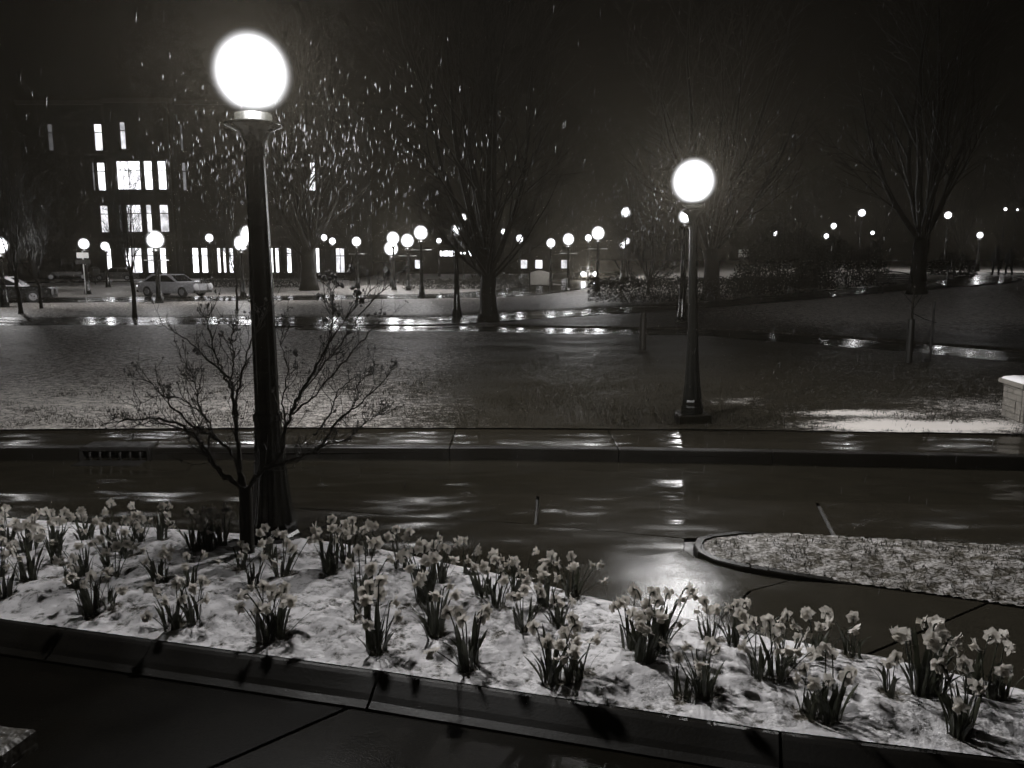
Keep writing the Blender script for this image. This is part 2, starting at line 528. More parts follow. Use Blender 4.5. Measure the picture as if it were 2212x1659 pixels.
# -- wet walk between bed and island: slabs with open joints
wk = struct(MB().prism([(-9,6.78),(-3.56,5.3),(-.78,4.58),(1.43,3.95),(2.55,3.7),(7,2.65),(9,2.6),(9,8.1),(5.3,7.9),(.3,8.3),(-9,8.5)], -.09, -.045).build('pavement', M['joint']))
def slab(poly, mat, z=0., parent=wk, shrink=.008, tilt=0.):
    P = [Vector(p) for p in poly]; n = len(P)
    if sum(P[i].x*P[(i+1)%n].y - P[(i+1)%n].x*P[i].y for i in range(n)) < 0: P.reverse()
    Q = []
    for i in range(n):
        a = (P[i] - P[i-1]).normalized(); c = (P[(i+1) % n] - P[i]).normalized()
        nn = Vector((-a.y - c.y, a.x + c.x)).normalized()
        Q.append(P[i] + nn * shrink)
    m_ = MB().prism(Q, z - .04, z, .006)
    yc = sum(q.y for q in Q) / n             # panels laid to a fall
    m_.v = [(a, b, c + tilt * (b - yc)) for a, b, c in m_.v]
    return m_.build('slab', mat, parent)
slab([(-9,8.3),(-5.5,7.6),(-3.5,7.23),(-1.92,6.93),(-1.12,6.63),(-.15,6.13),(1.5,6.66),(1.57,6.98),(.84,7.2),(.23,7.38),(-1.27,7.68),(-2.21,7.9),(-4,8.31),(-5.5,8.40),(-9,8.55)], M['concrete'], -.004)
slab([(-.15,6.13),(.09,5.98),(.64,5.62),(1.36,5.19),(1.82,5.82),(2.2,6.03),(1.86,6.2),(1.57,6.49),(1.5,6.66)], M['walk'], -.006, tilt=.02)
slab([(1.36,5.19),(1.67,5.02),(2.22,4.78),(3.5,5.6),(2.68,5.93),(2.2,6.03),(1.82,5.82)], M['walk'], -.002)
slab([(2.22,4.78),(3.01,4.32),(3.6,3.93),(4.9,3.1),(8,3.1),(8.,4.2),(5.0,5.03),(3.72,5.51),(3.5,5.6)], M['walk'], -.005)
# concrete gutter lengths along the road edge
gut = struct(empty('gutter', (0, 0, 0)))
slab([(-9,8.57),(-5.5,8.43),(-4,8.33),(-2.21,7.92),(-1.27,7.7),(.22,7.40),(.27,8.41),(-2.35,8.46),(-5.57,8.47),(-9,8.62)], M['concrete'], -.012, gut)
slab([(.24,7.40),(.84,7.22),(1.57,7.02),(1.78,7.03),(2.1,7.13),(2.54,7.14),(2.95,7.09),(3.18,8.12),(1.94,8.28),(.29,8.41)], M['concrete'], -.016, gut)
slab([(2.97,7.08),(4.51,6.80),(7,6.43),(12,5.9),(12,7.4),(5.29,7.98),(3.2,8.11)], M['concrete'], -.010, gut)
# -- road
RZ = -.035
rd = struct(MB().add([(-60,10.4,RZ),(-30,8.9,RZ),(-9,8.58,RZ),(-5.57,8.45,RZ),(.27,8.385,RZ),(1.94,8.255,RZ),(5.29,7.96,RZ),(12,7.35,RZ),(60,2.,RZ),(60,6.6,RZ),(6.35,9.7,RZ),(2.3,9.98,RZ),(0,10.06,RZ),(-6.4,10.02,RZ),(-60,12.5,RZ)],
                     [(0,1,13,14),(1,2,13),(2,3,13),(3,4,12,13),(4,5,11,12),(5,6,10,11),(6,7,10),(7,8,9,10)]).build('road', M['asphalt']))
# -- far kerb and pavement
FK = [(-40, 11.5), (-6.5, 9.95), (-2.7, 10.02), (0, 9.98), (2.28, 9.84), (6.2, 9.5), (14, 8.7), (40, 5.8)]
FB = [(-40, 12.7), (-7.15, 11.02), (-3, 11.17), (0, 11.12), (2.6, 11.05), (7, 10.72), (14, 10.1), (40, 7.4)]
def lin(P, x):
    for a, b in zip(P, P[1:]):
        if a[0] <= x <= b[0]:
            return a[1] + (b[1] - a[1]) * (x - a[0]) / (b[0] - a[0])
    return P[-1][1]
fk = struct(empty('kerb', (0, 0, 0)))
fw = struct(MB().add([(-40,11.45,.06),(-6.5,9.97,.06),(0,10.,.06),(6.2,9.53,.06),(40,5.85,.06),(40,7.5,.06),(7,10.75,.06),(0,11.15,.06),(-7,11.05,.06),(-40,12.7,.06)], [(0,1,8,9),(1,2,7,8),(2,3,6,7),(3,4,5,6)]).build('pavement', M['joint']))
fj = [-40, -22, -12, -8.2, -5.5, -4.6, -2.7, -.8, 1.35, 3.25, 5.1, 7.0, 9.5, 14, 24, 40]
for a, b in zip(fj, fj[1:]):
    xs = [a + .006, *[q for q in (-6.5, -2.7, 0, 2.28, 6.2) if a + .05 < q < b - .05], b - .006]
    front = [(x, lin(FK, x)) for x in xs]; rear = [(x, lin(FK, x) + .15) for x in xs]
    if not (-5.6 < a < -5.4):
        MB().prism(front + rear[::-1], -.06, .125, .012).build('kerb_stone', M['kerb'], fk)
    fr_ = [(x, lin(FK, x) + .16) for x in xs]; re_ = [(x, lin(FB, x)) for x in xs]
    MB().prism(fr_ + re_[::-1], .06, .12 + .003 * (hash(a) % 2), .006).build('slab', M['concrete'], fw)

# -- paths through the lawns: (points, half width)
PA = [ong(*p) for p in [(-260,700),(-40,694),(300,692),(560,691),(850,692),(960,691),(1100,682),(1270,673),(1450,663),(1620,650),(1780,634),(1900,623),(2040,612),(2130,600),(2190,588)]]
PB = [ong(*p) for p in [(640,706),(800,709),(1000,709),(1235,714),(1400,716),(1550,718),(1700,729),(1870,742),(2060,757),(2330,782)]]
PR = [ong(*p) for p in [(-400,652),(-50,648),(300,646),(600,643),(850,640),(1020,637),(1130,628),(1210,617),(1262,605),(1282,597),(1290,590)]]
PC = [ong(*p) for p in [(-300,613),(0,610),(250,608),(500,606),(760,604)]]
def dense(P, n=10):
    out = []
    for i in range(len(P) - 1):
        p0, p1, p2, p3 = P[max(i-1,0)], P[i], P[i+1], P[min(i+2, len(P)-1)]
        for j in range(n):
            t = j / n
            out.append(.5 * ((2*p1) + (p2-p0)*t + (2*p0-5*p1+4*p2-p3)*t*t + (3*p1-p0-3*p2+p3)*t**3))
    out.append(P[-1])
    return out
PATHS = [(dense(PA), 1.7, 'path'), (dense(PB), 1.05, 'path'), (dense(PR), 3.2, 'road'), (dense(PC), 3.0, 'road')]
def path_d(x, y):
    best = 9.
    for P, hw, _ in PATHS:
        for p in P[::2]:
            dx, dy = p.x - x, p.y - y
            if abs(dx) > 7 or abs(dy) > 7: continue
            d = math.hypot(dx, dy) - hw
            if d < best: best = d
    return best
def half(i, P, hw):
    if P is PATHS[0][0] and P[i].x < -6: return 2.5
    return hw
for P, hw, nm in PATHS:
    vs, fs = [], []
    for i, p in enumerate(P):
        t = (P[min(i+1, len(P)-1)] - P[max(i-1, 0)]); t.z = 0; t.normalize()
        nn = Vector((-t.y, t.x, 0)); h_ = half(i, P, hw)
        for u in (-1, -.5, 0, .5, 1):
            q = p + nn * h_ * u
            vs.append((q.x, q.y, H(q.x, q.y) - .02))
    for i in range(len(P) - 1):
        for j in range(4):
            a = i * 5 + j
            fs.append((a, a + 5, a + 6, a + 1) if False else (a, a + 1, a + 6, a + 5))
    struct(MB().add(vs, fs).build(nm, M['path'], smooth=True))

# -- lawn with melting snow
def blob(x, y, c, rx, ry):
    return math.exp(-(((x - c[0]) / rx) ** 2 + ((y - c[1]) / ry) ** 2))
snow_a, snow_b, snow_c, snow_d = on(1985, 920, .14), on(1850, 893, .14), on(1590, 868, .14), on(2150, 870, .2)
def cover(x, y):
    c = .24
    c += .32 * sm((-x + .8) / 3.5) * (1 - .35 * sm((y - 13) / 4)) * (1 - .3 * sm((y - 24) / 10))
    c -= .06 * sm((13.0 - y) / 1.5) * sm((1.5 - x) / 3)
    c -= .34 * blob(x, y, (2.0, 14.8), 4.2, 3.6)
    c -= .14 * blob(x, y, (2.3, 21.5), 6, 2.2)
    c += .95 * blob(x, y, snow_a, 1.45, .45) + .7 * blob(x, y, snow_b, .95, .26) + .34 * blob(x, y, snow_c, .7, .6) + .28 * blob(x, y, snow_d, 1.4, .8)
    c += .36 * sm((x - 6) / 8) * sm((y - 22) / 8)
    c += .12 * sm((y - 36) / 20)
    return c
vs, fs, cv = [], [], []
def patch(x0, x1, dx, y0f, y1, dy, fine):
    nx = max(2, round((x1 - x0) / dx)); 
    base = len(vs); nyy = max(2, round((y1 - 11.0) / dy)) if y0f is None else max(2, round((y1 - y0f) / dy))
    for i in range(nx + 1):
        x = x0 + (x1 - x0) * i / nx
        ys = (lin(FB, x) + .004) if y0f is None else y0f
        for j in range(nyy + 1):
            y = ys + (y1 - ys) * j / nyy
            z = H(x, y) + .02
            pd = path_d(x, y) if (y > 17) else 9
            if fine:
                e = min(sm((x - x0) / 1.), sm((x1 - x) / 1.), sm((y1 - y) / 1.), .25 + .75 * sm((y - ys) / .25))
                z += e * (.03 * noise.noise((x * .8, y * .8, 7)) + .007 * noise.noise((x * 4, y * 4, 8)) + .006 * noise.noise((x * 10, y * 10, 9)))
                z -= .10 * (1 - sm((pd - .05) / .35))
            else:
                z -= .12 * (1 - sm((pd - .1) / .7))
                z += .03 * noise.noise((x * .6, y * .6, 7))
            vs.append((x, y, z)); cv.append(cover(x, y))
    for i in range(nx):
        for j in range(nyy):
            a = base + i * (nyy + 1) + j
            fs.append((a, a + nyy + 1, a + nyy + 2, a + 1))
patch(-15, 18, .11, None, 29, .10, True)
patch(-40, -15, 1., None, 29, 1., False)
patch(18, 40, 1., None, 29, 1., False)
patch(-70, 70, .5, 29, 74, .42, False)
patch(-300, 300, 7, 74, 520, 7, False)
lawn = MB().add(vs, fs).build('lawn', M['lawn'], smooth=True)
at_ = lawn.data.attributes.new('cover', 'FLOAT', 'POINT')
at_.data.foreach_set('value', cv)
struct(lawn)

# -- grass blades standing out of the snow
def blades(name, n, place, hgt, label):
    m_ = MB()
    for _ in range(n):
        p = place()
        if p is None: continue
        a = rnd.uniform(0, 6.28); h_ = hgt * rnd.uniform(.4, 1.2); wv = rnd.uniform(.003, .006) * (1 + p.y * .05)
        c_, s_ = math.cos(a) * wv, math.sin(a) * wv
        b = a + rnd.uniform(-1.5, 1.5); l_ = h_ * rnd.uniform(.2, .9)
        m_.add([(p.x - c_, p.y - s_, p.z - .01), (p.x + c_, p.y + s_, p.z - .01), (p.x + math.cos(b) * l_, p.y + math.sin(b) * l_, p.z + h_)], [(0, 1, 2)])
    return tag(m_.build(name, M['grass']), label, 'grass', None, 'stuff')
def lawn_spot():
    x = rnd.uniform(-8.5, 10); y = lin(FB, max(-39, x)) + .03 + abs(rnd.gauss(0, 3.2))
    if noise.noise((x * 2.2, y * 2.2, 3)) + .9 * (.45 - cover(x, y)) < rnd.uniform(-.35, .35): return None
    return Vector((x, y, H(x, y) + .02))
blades('grass', 46000, lawn_spot, .04, 'short winter grass poking through the snowy lawn')

# -- island of snowy grass with a low kerbed nose
ISL = [(1.59,6.77),(1.66,6.91),(1.78,7.0),(2.1,7.1),(2.54,7.11),(4.51,6.77),(7,6.4),(11,5.85),(11,3.9),(8,4.2),(5.0,5.05),(3.72,5.52),(2.68,5.94),(2.24,6.03),(1.86,6.22),(1.66,6.38),(1.58,6.55)]
isl = struct(empty('island', (0, 0, 0)))
P = [Vector(p) for p in ISL]
n = len(P); inn = []
for i in range(n):
    a = (P[i] - P[i-1]).normalized(); c = (P[(i+1) % n] - P[i]).normalized()
    nn = Vector((a.y + c.y, -a.x - c.x)).normalized()
    inn.append(nn)
def ring(d, z): return [(P[i].x + inn[i].x * d, P[i].y + inn[i].y * d, z if P[i].x < 2.3 else min(z, -.01)) for i in range(n)]
rs = [ring(.004, -.05), ring(.004, .022), ring(.014, .032), ring(.075, .034), ring(.085, .024), ring(.085, -.05)]
vs = [p for r_ in rs for p in r_]; fs = []
for j in range(5):
    for i in range(n):
        fs.append((j*n+i, (j+1)*n+i, (j+1)*n+(i+1) % n, j*n+(i+1) % n))
MB().add(vs, fs).build('kerb_edge', M['concrete_grain'], isl)
def in_poly(x, y, Q):
    c = False; j = len(Q) - 1
    for i in range(len(Q)):
        if (Q[i][1] > y) != (Q[j][1] > y) and x < (Q[j][0] - Q[i][0]) * (y - Q[i][1]) / (Q[j][1] - Q[i][1]) + Q[i][0]: c = not c
        j = i
    return c
def edge_d(x, y, Q):
    b = 9; p = Vector((x, y))
    for i in range(len(Q)):
        a, c = Vector(Q[i]), Vector(Q[(i+1) % len(Q)])
        t = max(0, min(1, (p - a).dot(c - a) / (c - a).length_squared)); b = min(b, (a + (c - a) * t - p).length)
    return b
IN = [(P[i].x + inn[i].x * d_, P[i].y + inn[i].y * d_) for i, d_ in ((i, .07 if P[i].x < 2.3 else -.012) for i in range(n))]
def isl_z(x, y):
    e = edge_d(x, y, IN)
    # snow and grass spill over the kerb away from the nose
    return .004 + .018 * (1 - sm((x - 2.2) / .4)) + .07 * sm(e / .5) + sm(e / .1) * (.03 * noise.noise((x*2, y*2, 4)) + .022 * noise.noise((x*6, y*6, 5)) + .014 * noise.noise((x*15, y*15, 6)))
vs, fs, idx = [], [], {}
st = .032
ix = 0
for i in range(int((8.4 - 1.5) / st)):
    for j in range(int((7.2 - 3.9) / st)):
        x, y = 1.5 + i * st, 3.9 + j * st
        if in_poly(x, y, IN):
            idx[i, j] = len(vs); vs.append((x, y, isl_z(x, y)))
for (i, j) in idx:
    q = [(i, j), (i+1, j), (i+1, j+1), (i, j+1)]
    if all(t in idx for t in q): fs.append(tuple(idx[t] for t in q))
MB().add(vs, fs).build('snow', M['island'], isl, smooth=True)
MB().prism(ring(.06, 0) and [(p[0], p[1]) for p in ring(.08, 0)], -.04, -.012).build('soil', M['soil'], isl)
IN2 = [(p[0], p[1]) for p in ring(.02, 0)]
def isl_spot():
    x, y = rnd.uniform(1.6, 7.5), rnd.uniform(4.2, 7.1)
    if not in_poly(x, y, IN2) or noise.noise((x * 4, y * 4, 12)) < rnd.uniform(-.4, .3): return None
    return Vector((x, y, isl_z(x, y)))
blades('grass', 14000, isl_spot, .04, 'flattened winter grass in the kerbed island beside the walk')

# ================================================================== STREET LAMPS
def lamp(px, py, Y, label, r=.31, power=1., arms=False, base=None, segs=10, slim=False, footing=False, foot_z=None):
    top = at(px, py, Y)
    bx, by = (base if base else (top.x, top.y))
    bz = H(bx, by) if foot_z is None else foot_z
    h = top.z - bz
    t = empty('street_lamp', (bx, by, bz), rnd.uniform(0, 6), label, 'street lamp', 'street lamps lit across the park')
    f = 1. if not slim else .68
    if footing:
        MB().bbox((-.23, -.23, -.1), (.23, .23, .10), .012).build('footing', M['concrete_grain'], t)
        z0 = .10
    else:
        z0 = -.05
    MB().lathe([(.235*f, z0), (.235*f, z0+.10), (.215*f, z0+.125), (.215*f, z0+.18), (.19*f, z0+.22)], 8 if segs < 20 else 8).build('plinth', M['black_iron'], t)
    sg = segs * 4 if segs >= 16 else segs
    fl = .10 if segs >= 16 else 0
    MB().lathe([(.205*f, z0+.215), (.185*f, z0+.33), (.163*f, z0+.48), (.143*f, z0+.68), (.126*f, z0+.92), (.116*f, z0+1.12), (.128*f, z0+1.13), (.128*f, z0+1.18), (.108*f, z0+1.20)], sg, flute=fl).build('base', M['black_iron'], t, smooth=segs < 16)
    hs = h - r - .30
    MB().lathe([(.106*f, z0+1.19), (.098*f, z0+1.19+(hs-z0-1.19)*.5), (.080*f, hs), (.095*f, hs+.005), (.095*f, hs+.035), (.078*f, hs+.04)], sg, flute=fl).build('shaft', M['black_iron'], t, smooth=segs < 16)
    MB().lathe([(.077*f, hs+.038), (.085*f, hs+.10), (.13*f, hs+.20), (.228*f, hs+.245), (.234*f, hs+.262), (.15*f, hs+.285), (.15, h - r*.88)], max(12, segs)).build('capital', M['black_iron'], t, smooth=True)  # dish under the globe widened to cut the light falling straight down
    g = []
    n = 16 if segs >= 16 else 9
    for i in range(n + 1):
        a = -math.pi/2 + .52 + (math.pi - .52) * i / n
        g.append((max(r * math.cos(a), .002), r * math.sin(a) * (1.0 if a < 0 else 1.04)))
    gm = MB().lathe(g, 32 if segs >= 16 else 14, smooth_c(h))  # globe drawn larger than its glass to hold the glare bloom
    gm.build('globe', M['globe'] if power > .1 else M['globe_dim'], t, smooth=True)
    bulb(WATT * power, min(.2, r * .6), t, (0, 0, h), .4 if segs >= 16 else None)
    if arms:
        for s_ in (-1, 1):
            m_ = MB().tube([(s_*.06, 0, h - r - .52), (s_*.62, 0, h - r - .52)], .022, 6)
            m_.tube([(s_*.62, 0, h - r - .52), (s_*.66, 0, h - r - .52)], .034, 6)
            m_.build('banner_arm', M['steel'], t)
        t.rotation_euler.z = rnd.uniform(-.15, .15)
    return t
def smooth_c(h): return (0, 0, h)

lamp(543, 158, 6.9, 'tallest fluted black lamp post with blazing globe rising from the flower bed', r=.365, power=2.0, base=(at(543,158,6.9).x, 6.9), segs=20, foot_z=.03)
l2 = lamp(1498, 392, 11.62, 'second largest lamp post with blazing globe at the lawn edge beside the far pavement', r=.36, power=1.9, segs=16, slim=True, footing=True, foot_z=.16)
l2.location.x += .10; l2.rotation_euler = (0, -.029, 0)       # this post leans a little
FAR = [
 (-2,530,40,'lamp post half cut off by the picture edge beside the dark parked car',.36,1.,0),
 (181,527,55,'small glowing lamp post directly above the road sign on its thin pole',.34,.8,0),
 (227,532,68,'glowing lamp post in front of the office building corner column of windows',.34,.7,0),
 (335,518,43.7,'bright lamp post with banner arms standing behind the white car',.40,1.,1),
 (452,514,72,'lone small glowing lamp above the low lit shop windows of the building',.34,.7,0),
 (520,526,52,'lower of the two merged lamp globes beside the nearest lamp post shaft',.40,.9,0),
 (537,507,45,'upper of the two merged lamp globes beside the nearest lamp post shaft',.42,1.,0),
 (700,513,85,'higher of two small lamps over the right limb of the tree by the building',.32,.6,0),
 (718,521,80,'lower of two small lamps over the right limb of the tree by the building',.32,.6,0),
 (770,522,66,'lamp post with banner arms above the tip of the dogwood twigs',.36,.8,1),
 (849,515,62,'upper lamp of the brightest merged glow in the middle distance',.42,1.2,0),
 (845,537,70,'lower lamp of the brightest merged glow in the middle distance',.52,1.3,0),
 (880,520,60.7,'banner-arm lamp post just right of the brightest merged glow',.42,1.1,1),
 (909,503,51.4,'taller banner-arm lamp post on the snowy verge before the hedge',.38,1.,1),
 (948,520,110,'tiny distant lamp between the banner-arm lamp post and the dim lamp post',.34,.5,0),
 (985,497,34.4,'dim-globed black lamp post on the path beside the large bare tree trunk',.24,.16,0),
 (1000,470,80,'high street light shining through the crown above the dim lamp post',.36,.5,2),
 (1088,500,95,'upper small lamp behind the right limbs of the large bare tree',.34,.5,0),
 (1123,515,75,'lower small lamp behind the right limbs of the large bare tree',.34,.6,0),
 (1190,525,64,'first lamp in the row right of the large bare tree, over the notice board',.34,.8,0),
 (1228,517,60,'banner-arm lamp second in the row right of the large bare tree',.36,.8,1),
 (1271,514,85,'small lamp touching the bright banner-arm lamp above the approaching car',.34,.6,0),
 (1292,504,58,'brightest banner-arm lamp above the approaching car with headlights',.40,1.,1),
 (1352,459,70,'high street light alone between the two middle tree crowns',.42,.8,2),
 (1354,521,80,'upper of two touching lamps beside the bushy tree over the hedge',.34,.6,0),
 (1345,530,72,'lower of two touching lamps beside the bushy tree over the hedge',.30,.5,0),
 (1480,468,29,'dim-globed lamp post almost hidden behind the second largest lamp post',.24,.16,0),
 (1675,504,75,'single lamp above the big dark round bush',.34,.5,0),
 (1801,488,72,'upper lamp of the close pair right of the dark round bush',.32,.6,0),
 (1785,510,88,'lower lamp of the close pair right of the dark round bush',.34,.6,0),
 (1862,460,64,'high street light seen through left limbs of the forked tree',.36,.8,2),
 (1885,503,100,'faint tiny lamp below the left limb of the forked tree',.30,.25,0),
 (2048,465,76,'high street light seen through right limbs of the forked tree',.42,.9,2),
 (2117,508,66,'lamp post beside the two walkers reflected in a line on the path',.32,1.5,0),
 (2172,452,80,'left one of two small high lights above the two walkers',.20,.25,2),
 (2198,453,95,'right one of two small high lights above the two walkers',.18,.2,2),
]
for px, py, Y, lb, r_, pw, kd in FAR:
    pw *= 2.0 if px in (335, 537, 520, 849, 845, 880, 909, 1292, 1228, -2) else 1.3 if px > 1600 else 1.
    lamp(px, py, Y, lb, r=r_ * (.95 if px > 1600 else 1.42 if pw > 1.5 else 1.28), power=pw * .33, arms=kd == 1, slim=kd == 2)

# ================================================================== TREES
def grow(p, d, L, r, nseg, rr, up=.12, wob=.16, r1=.35):
    pts, rad = [p.copy()], [r]
    d = d.normalized()
    for i in range(nseg):
        d = (d + Vector((rr.gauss(0, wob), rr.gauss(0, wob), rr.gauss(0, wob) * .6)) * .5 + Vector((0, 0, up))).normalized()
        p = p + d * (L / nseg)
        pts.append(p.copy()); rad.append(r * (1 - (1 - r1) * (i + 1) / nseg))
    return pts, rad
def side_dir(t, ang, az):
    o = t.orthogonal().normalized(); q = t.cross(o)
    return (t * math.cos(ang) + (o * math.cos(az) + q * math.sin(az)) * math.sin(ang)).normalized()
def along(pts, f):
    x = f * (len(pts) - 1); i = min(int(x), len(pts) - 2)
    return pts[i].lerp(pts[i+1], x - i), (pts[i+1] - pts[i]).normalized()
def tree(base, ht, r0, fork, nlead, spread, seed, label, kids=(9, 7, 5), up=.10, group='bare trees in the park', name='bare_tree', rmin=.006, low=0, ang=.55, mat=None):
    rr = random.Random(seed)
    t = empty(name, base, 0, label, 'tree', group)
    trunk = MB()
    tp = [Vector((rr.gauss(0,.03)*i*.3, rr.gauss(0,.03)*i*.3, -.1 + (fork + .1) * i / 5)) for i in range(6)]
    trunk.tube(tp, [r0*1.45, r0*1.1, r0, r0*.95, r0*.93, r0*.95], 10)
    trunk.build('trunk', M['bark'], t, smooth=True)
    crown = MB()
    az = rr.uniform(0, 6.28)
    specs = []
    for i in range(nlead):
        az += 2.4 + rr.gauss(0, .25)
        inc = spread * (.12 + .95 * ((i + .5) / nlead)) * rr.uniform(.85, 1.15)
        specs.append((inc, az, tp[-1] * 1. - Vector((0, 0, r0 * .5 * (i / nlead))), (ht - fork) * (1.02 - .38 * (i / nlead) ** 1.2), r0 * rr.uniform(.38, .55)))
    for i in range(low):
        az += 2.4
        specs.append((rr.uniform(.95, 1.3), az, Vector((0, 0, fork * rr.uniform(.75, .98))) , (ht - fork) * rr.uniform(.26, .4), r0 * rr.uniform(.16, .26)))
    for inc, az_, st_, L, r in specs:
        d = Vector((math.sin(inc) * math.cos(az_), math.sin(inc) * math.sin(az_), math.cos(inc)))
        pts, rad = grow(st_, d, L, r, 11, rr, up * (1 + inc * .5), .14, .12)
        MB().tube(pts, rad, 6).build('limb', M['bark'], t, smooth=True)
        for j in range(kids[0]):
            f = .14 + .84 * (j + rr.random()) / kids[0]
            p, tg = along(pts, f)
            d1 = side_dir(tg, rr.uniform(.7, 1.25) * ang, rr.uniform(0, 6.28))
            L1 = L * (.46 - .26 * f) * rr.uniform(.75, 1.25)
            r1 = max(rmin * 1.6, r * (1 - .86 * f) * .48)
            p1, q1 = grow(p, d1, L1, r1, 7, rr, up, .2, .25)
            crown.tube(p1, q1, 4, False)
            for k_ in range(kids[1]):
                f2 = .15 + .84 * (k_ + rr.random()) / kids[1]
                p_, tg2 = along(p1, f2)
                d2 = side_dir(tg2, rr.uniform(.6, 1.3) * ang, rr.uniform(0, 6.28))
                L2 = L1 * (.55 - .25 * f2) * rr.uniform(.7, 1.3)
                p2, q2 = grow(p_, d2, L2, max(rmin * 1.15, r1 * .42), 4, rr, up * .8, .22, .45)
                crown.tube(p2, q2, 3, False)
                for l_ in range(kids[2]):
                    f3 = .2 + .8 * (l_ + rr.random()) / kids[2]
                    p3, tg3 = along(p2, min(f3, .98))
                    d3 = side_dir(tg3, rr.uniform(.4, 1.2) * ang, rr.uniform(0, 6.28))
                    p4, q4 = grow(p3, d3, L2 * rr.uniform(.35, .7), rmin, 2, rr, up * .6, .2, .55)
                    crown.tube(p4, q4, 3, False)
    crown.build('crown', mat or M['twig'], t)
    return t

tree(ong(668, 628), 17, .58, 3.2, 9, .72, 11, 'spreading bare tree before the office building behind the nearest lamp', (10, 8, 5), .07, low=3)
tree(ong(1055, 690), 15.5, .34, 1.9, 9, .55, 22, 'large upright bare tree with low arching limbs beside the dim lamp post', (11, 8, 6), .07, low=7)
tree(ong(1535, 648), 16, .42, 2.6, 9, .82, 33, 'wide bare tree behind the hedge and the second largest lamp post', (11, 8, 5), .07, low=3)
tree(ong(1980, 636), 15, .36, 2.6, 8, .74, 44, 'forked bare tree with smooth dark trunk near the walkers', (10, 8, 5), .08)
tree(ong(45, 679), 6.6, .085, 1.5, 6, .42, 55, 'young bare tree with slender trunk in front of the dark parked car', (9, 6, 4), .08, rmin=.005)
tree(ong(90, 668), 5.6, .07, 1.4, 6, .6, 56, 'thin spreading sapling between the parked car and the road sign', (8, 6, 4), .07, rmin=.005)
tree(ong(291, 684), 5.9, .085, 1.7, 6, .46, 57, 'young bare tree in front of the lit office bay and white car', (9, 6, 4), .08, rmin=.005)
tree(ong(513, 672), 4.6, .05, 1.6, 5, .5, 58, 'thin sapling just left of the nearest lamp post shaft', (7, 5, 3), .08, rmin=.005)
tree(ong(1400, 636), 7.5, .12, .7, 8, .8, 59, 'many-stemmed bushy tree rising over the left part of the hedge', (10, 8, 6), .05, rmin=.006, low=4)
tree(ong(1345, 622), 6.5, .1, 1.2, 6, .8, 60, 'small rounded tree beside the two touching lamps', (8, 7, 5), .04, rmin=.007)
for i, (px, Y, h_, lb) in enumerate([(640, 92, 9, 'slim distant tree in front of the low lit windows'), (760, 88, 8, 'distant tree under the banner-arm lamp by the dogwood tip'),
        (1235, 105, 11, 'distant hazy tree between lamps right of the large bare tree'), (1420, 100, 13, 'tall distant hazy tree behind the bushy hedge tree'),
        (1720, 95, 12, 'tall distant hazy tree behind the dark round bush'), (1900, 92, 10, 'distant tree behind left limbs of the forked tree'), (2075, 88, 9, 'distant tree just behind the high light right of the forked trunk'),
        (2230, 70, 11, 'dark tree at the picture edge behind the walkers'), (20, 100, 10, 'distant tree at the picture edge left of the pickup')]):
    p = at(px, 560, Y); 
    tree((p.x, Y, H(p.x, Y)), h_, .16 + .01 * h_, 2.0, 7, .6, 70 + i, lb, (8, 6, 4), .07, 'distant hazy trees', rmin=.011)

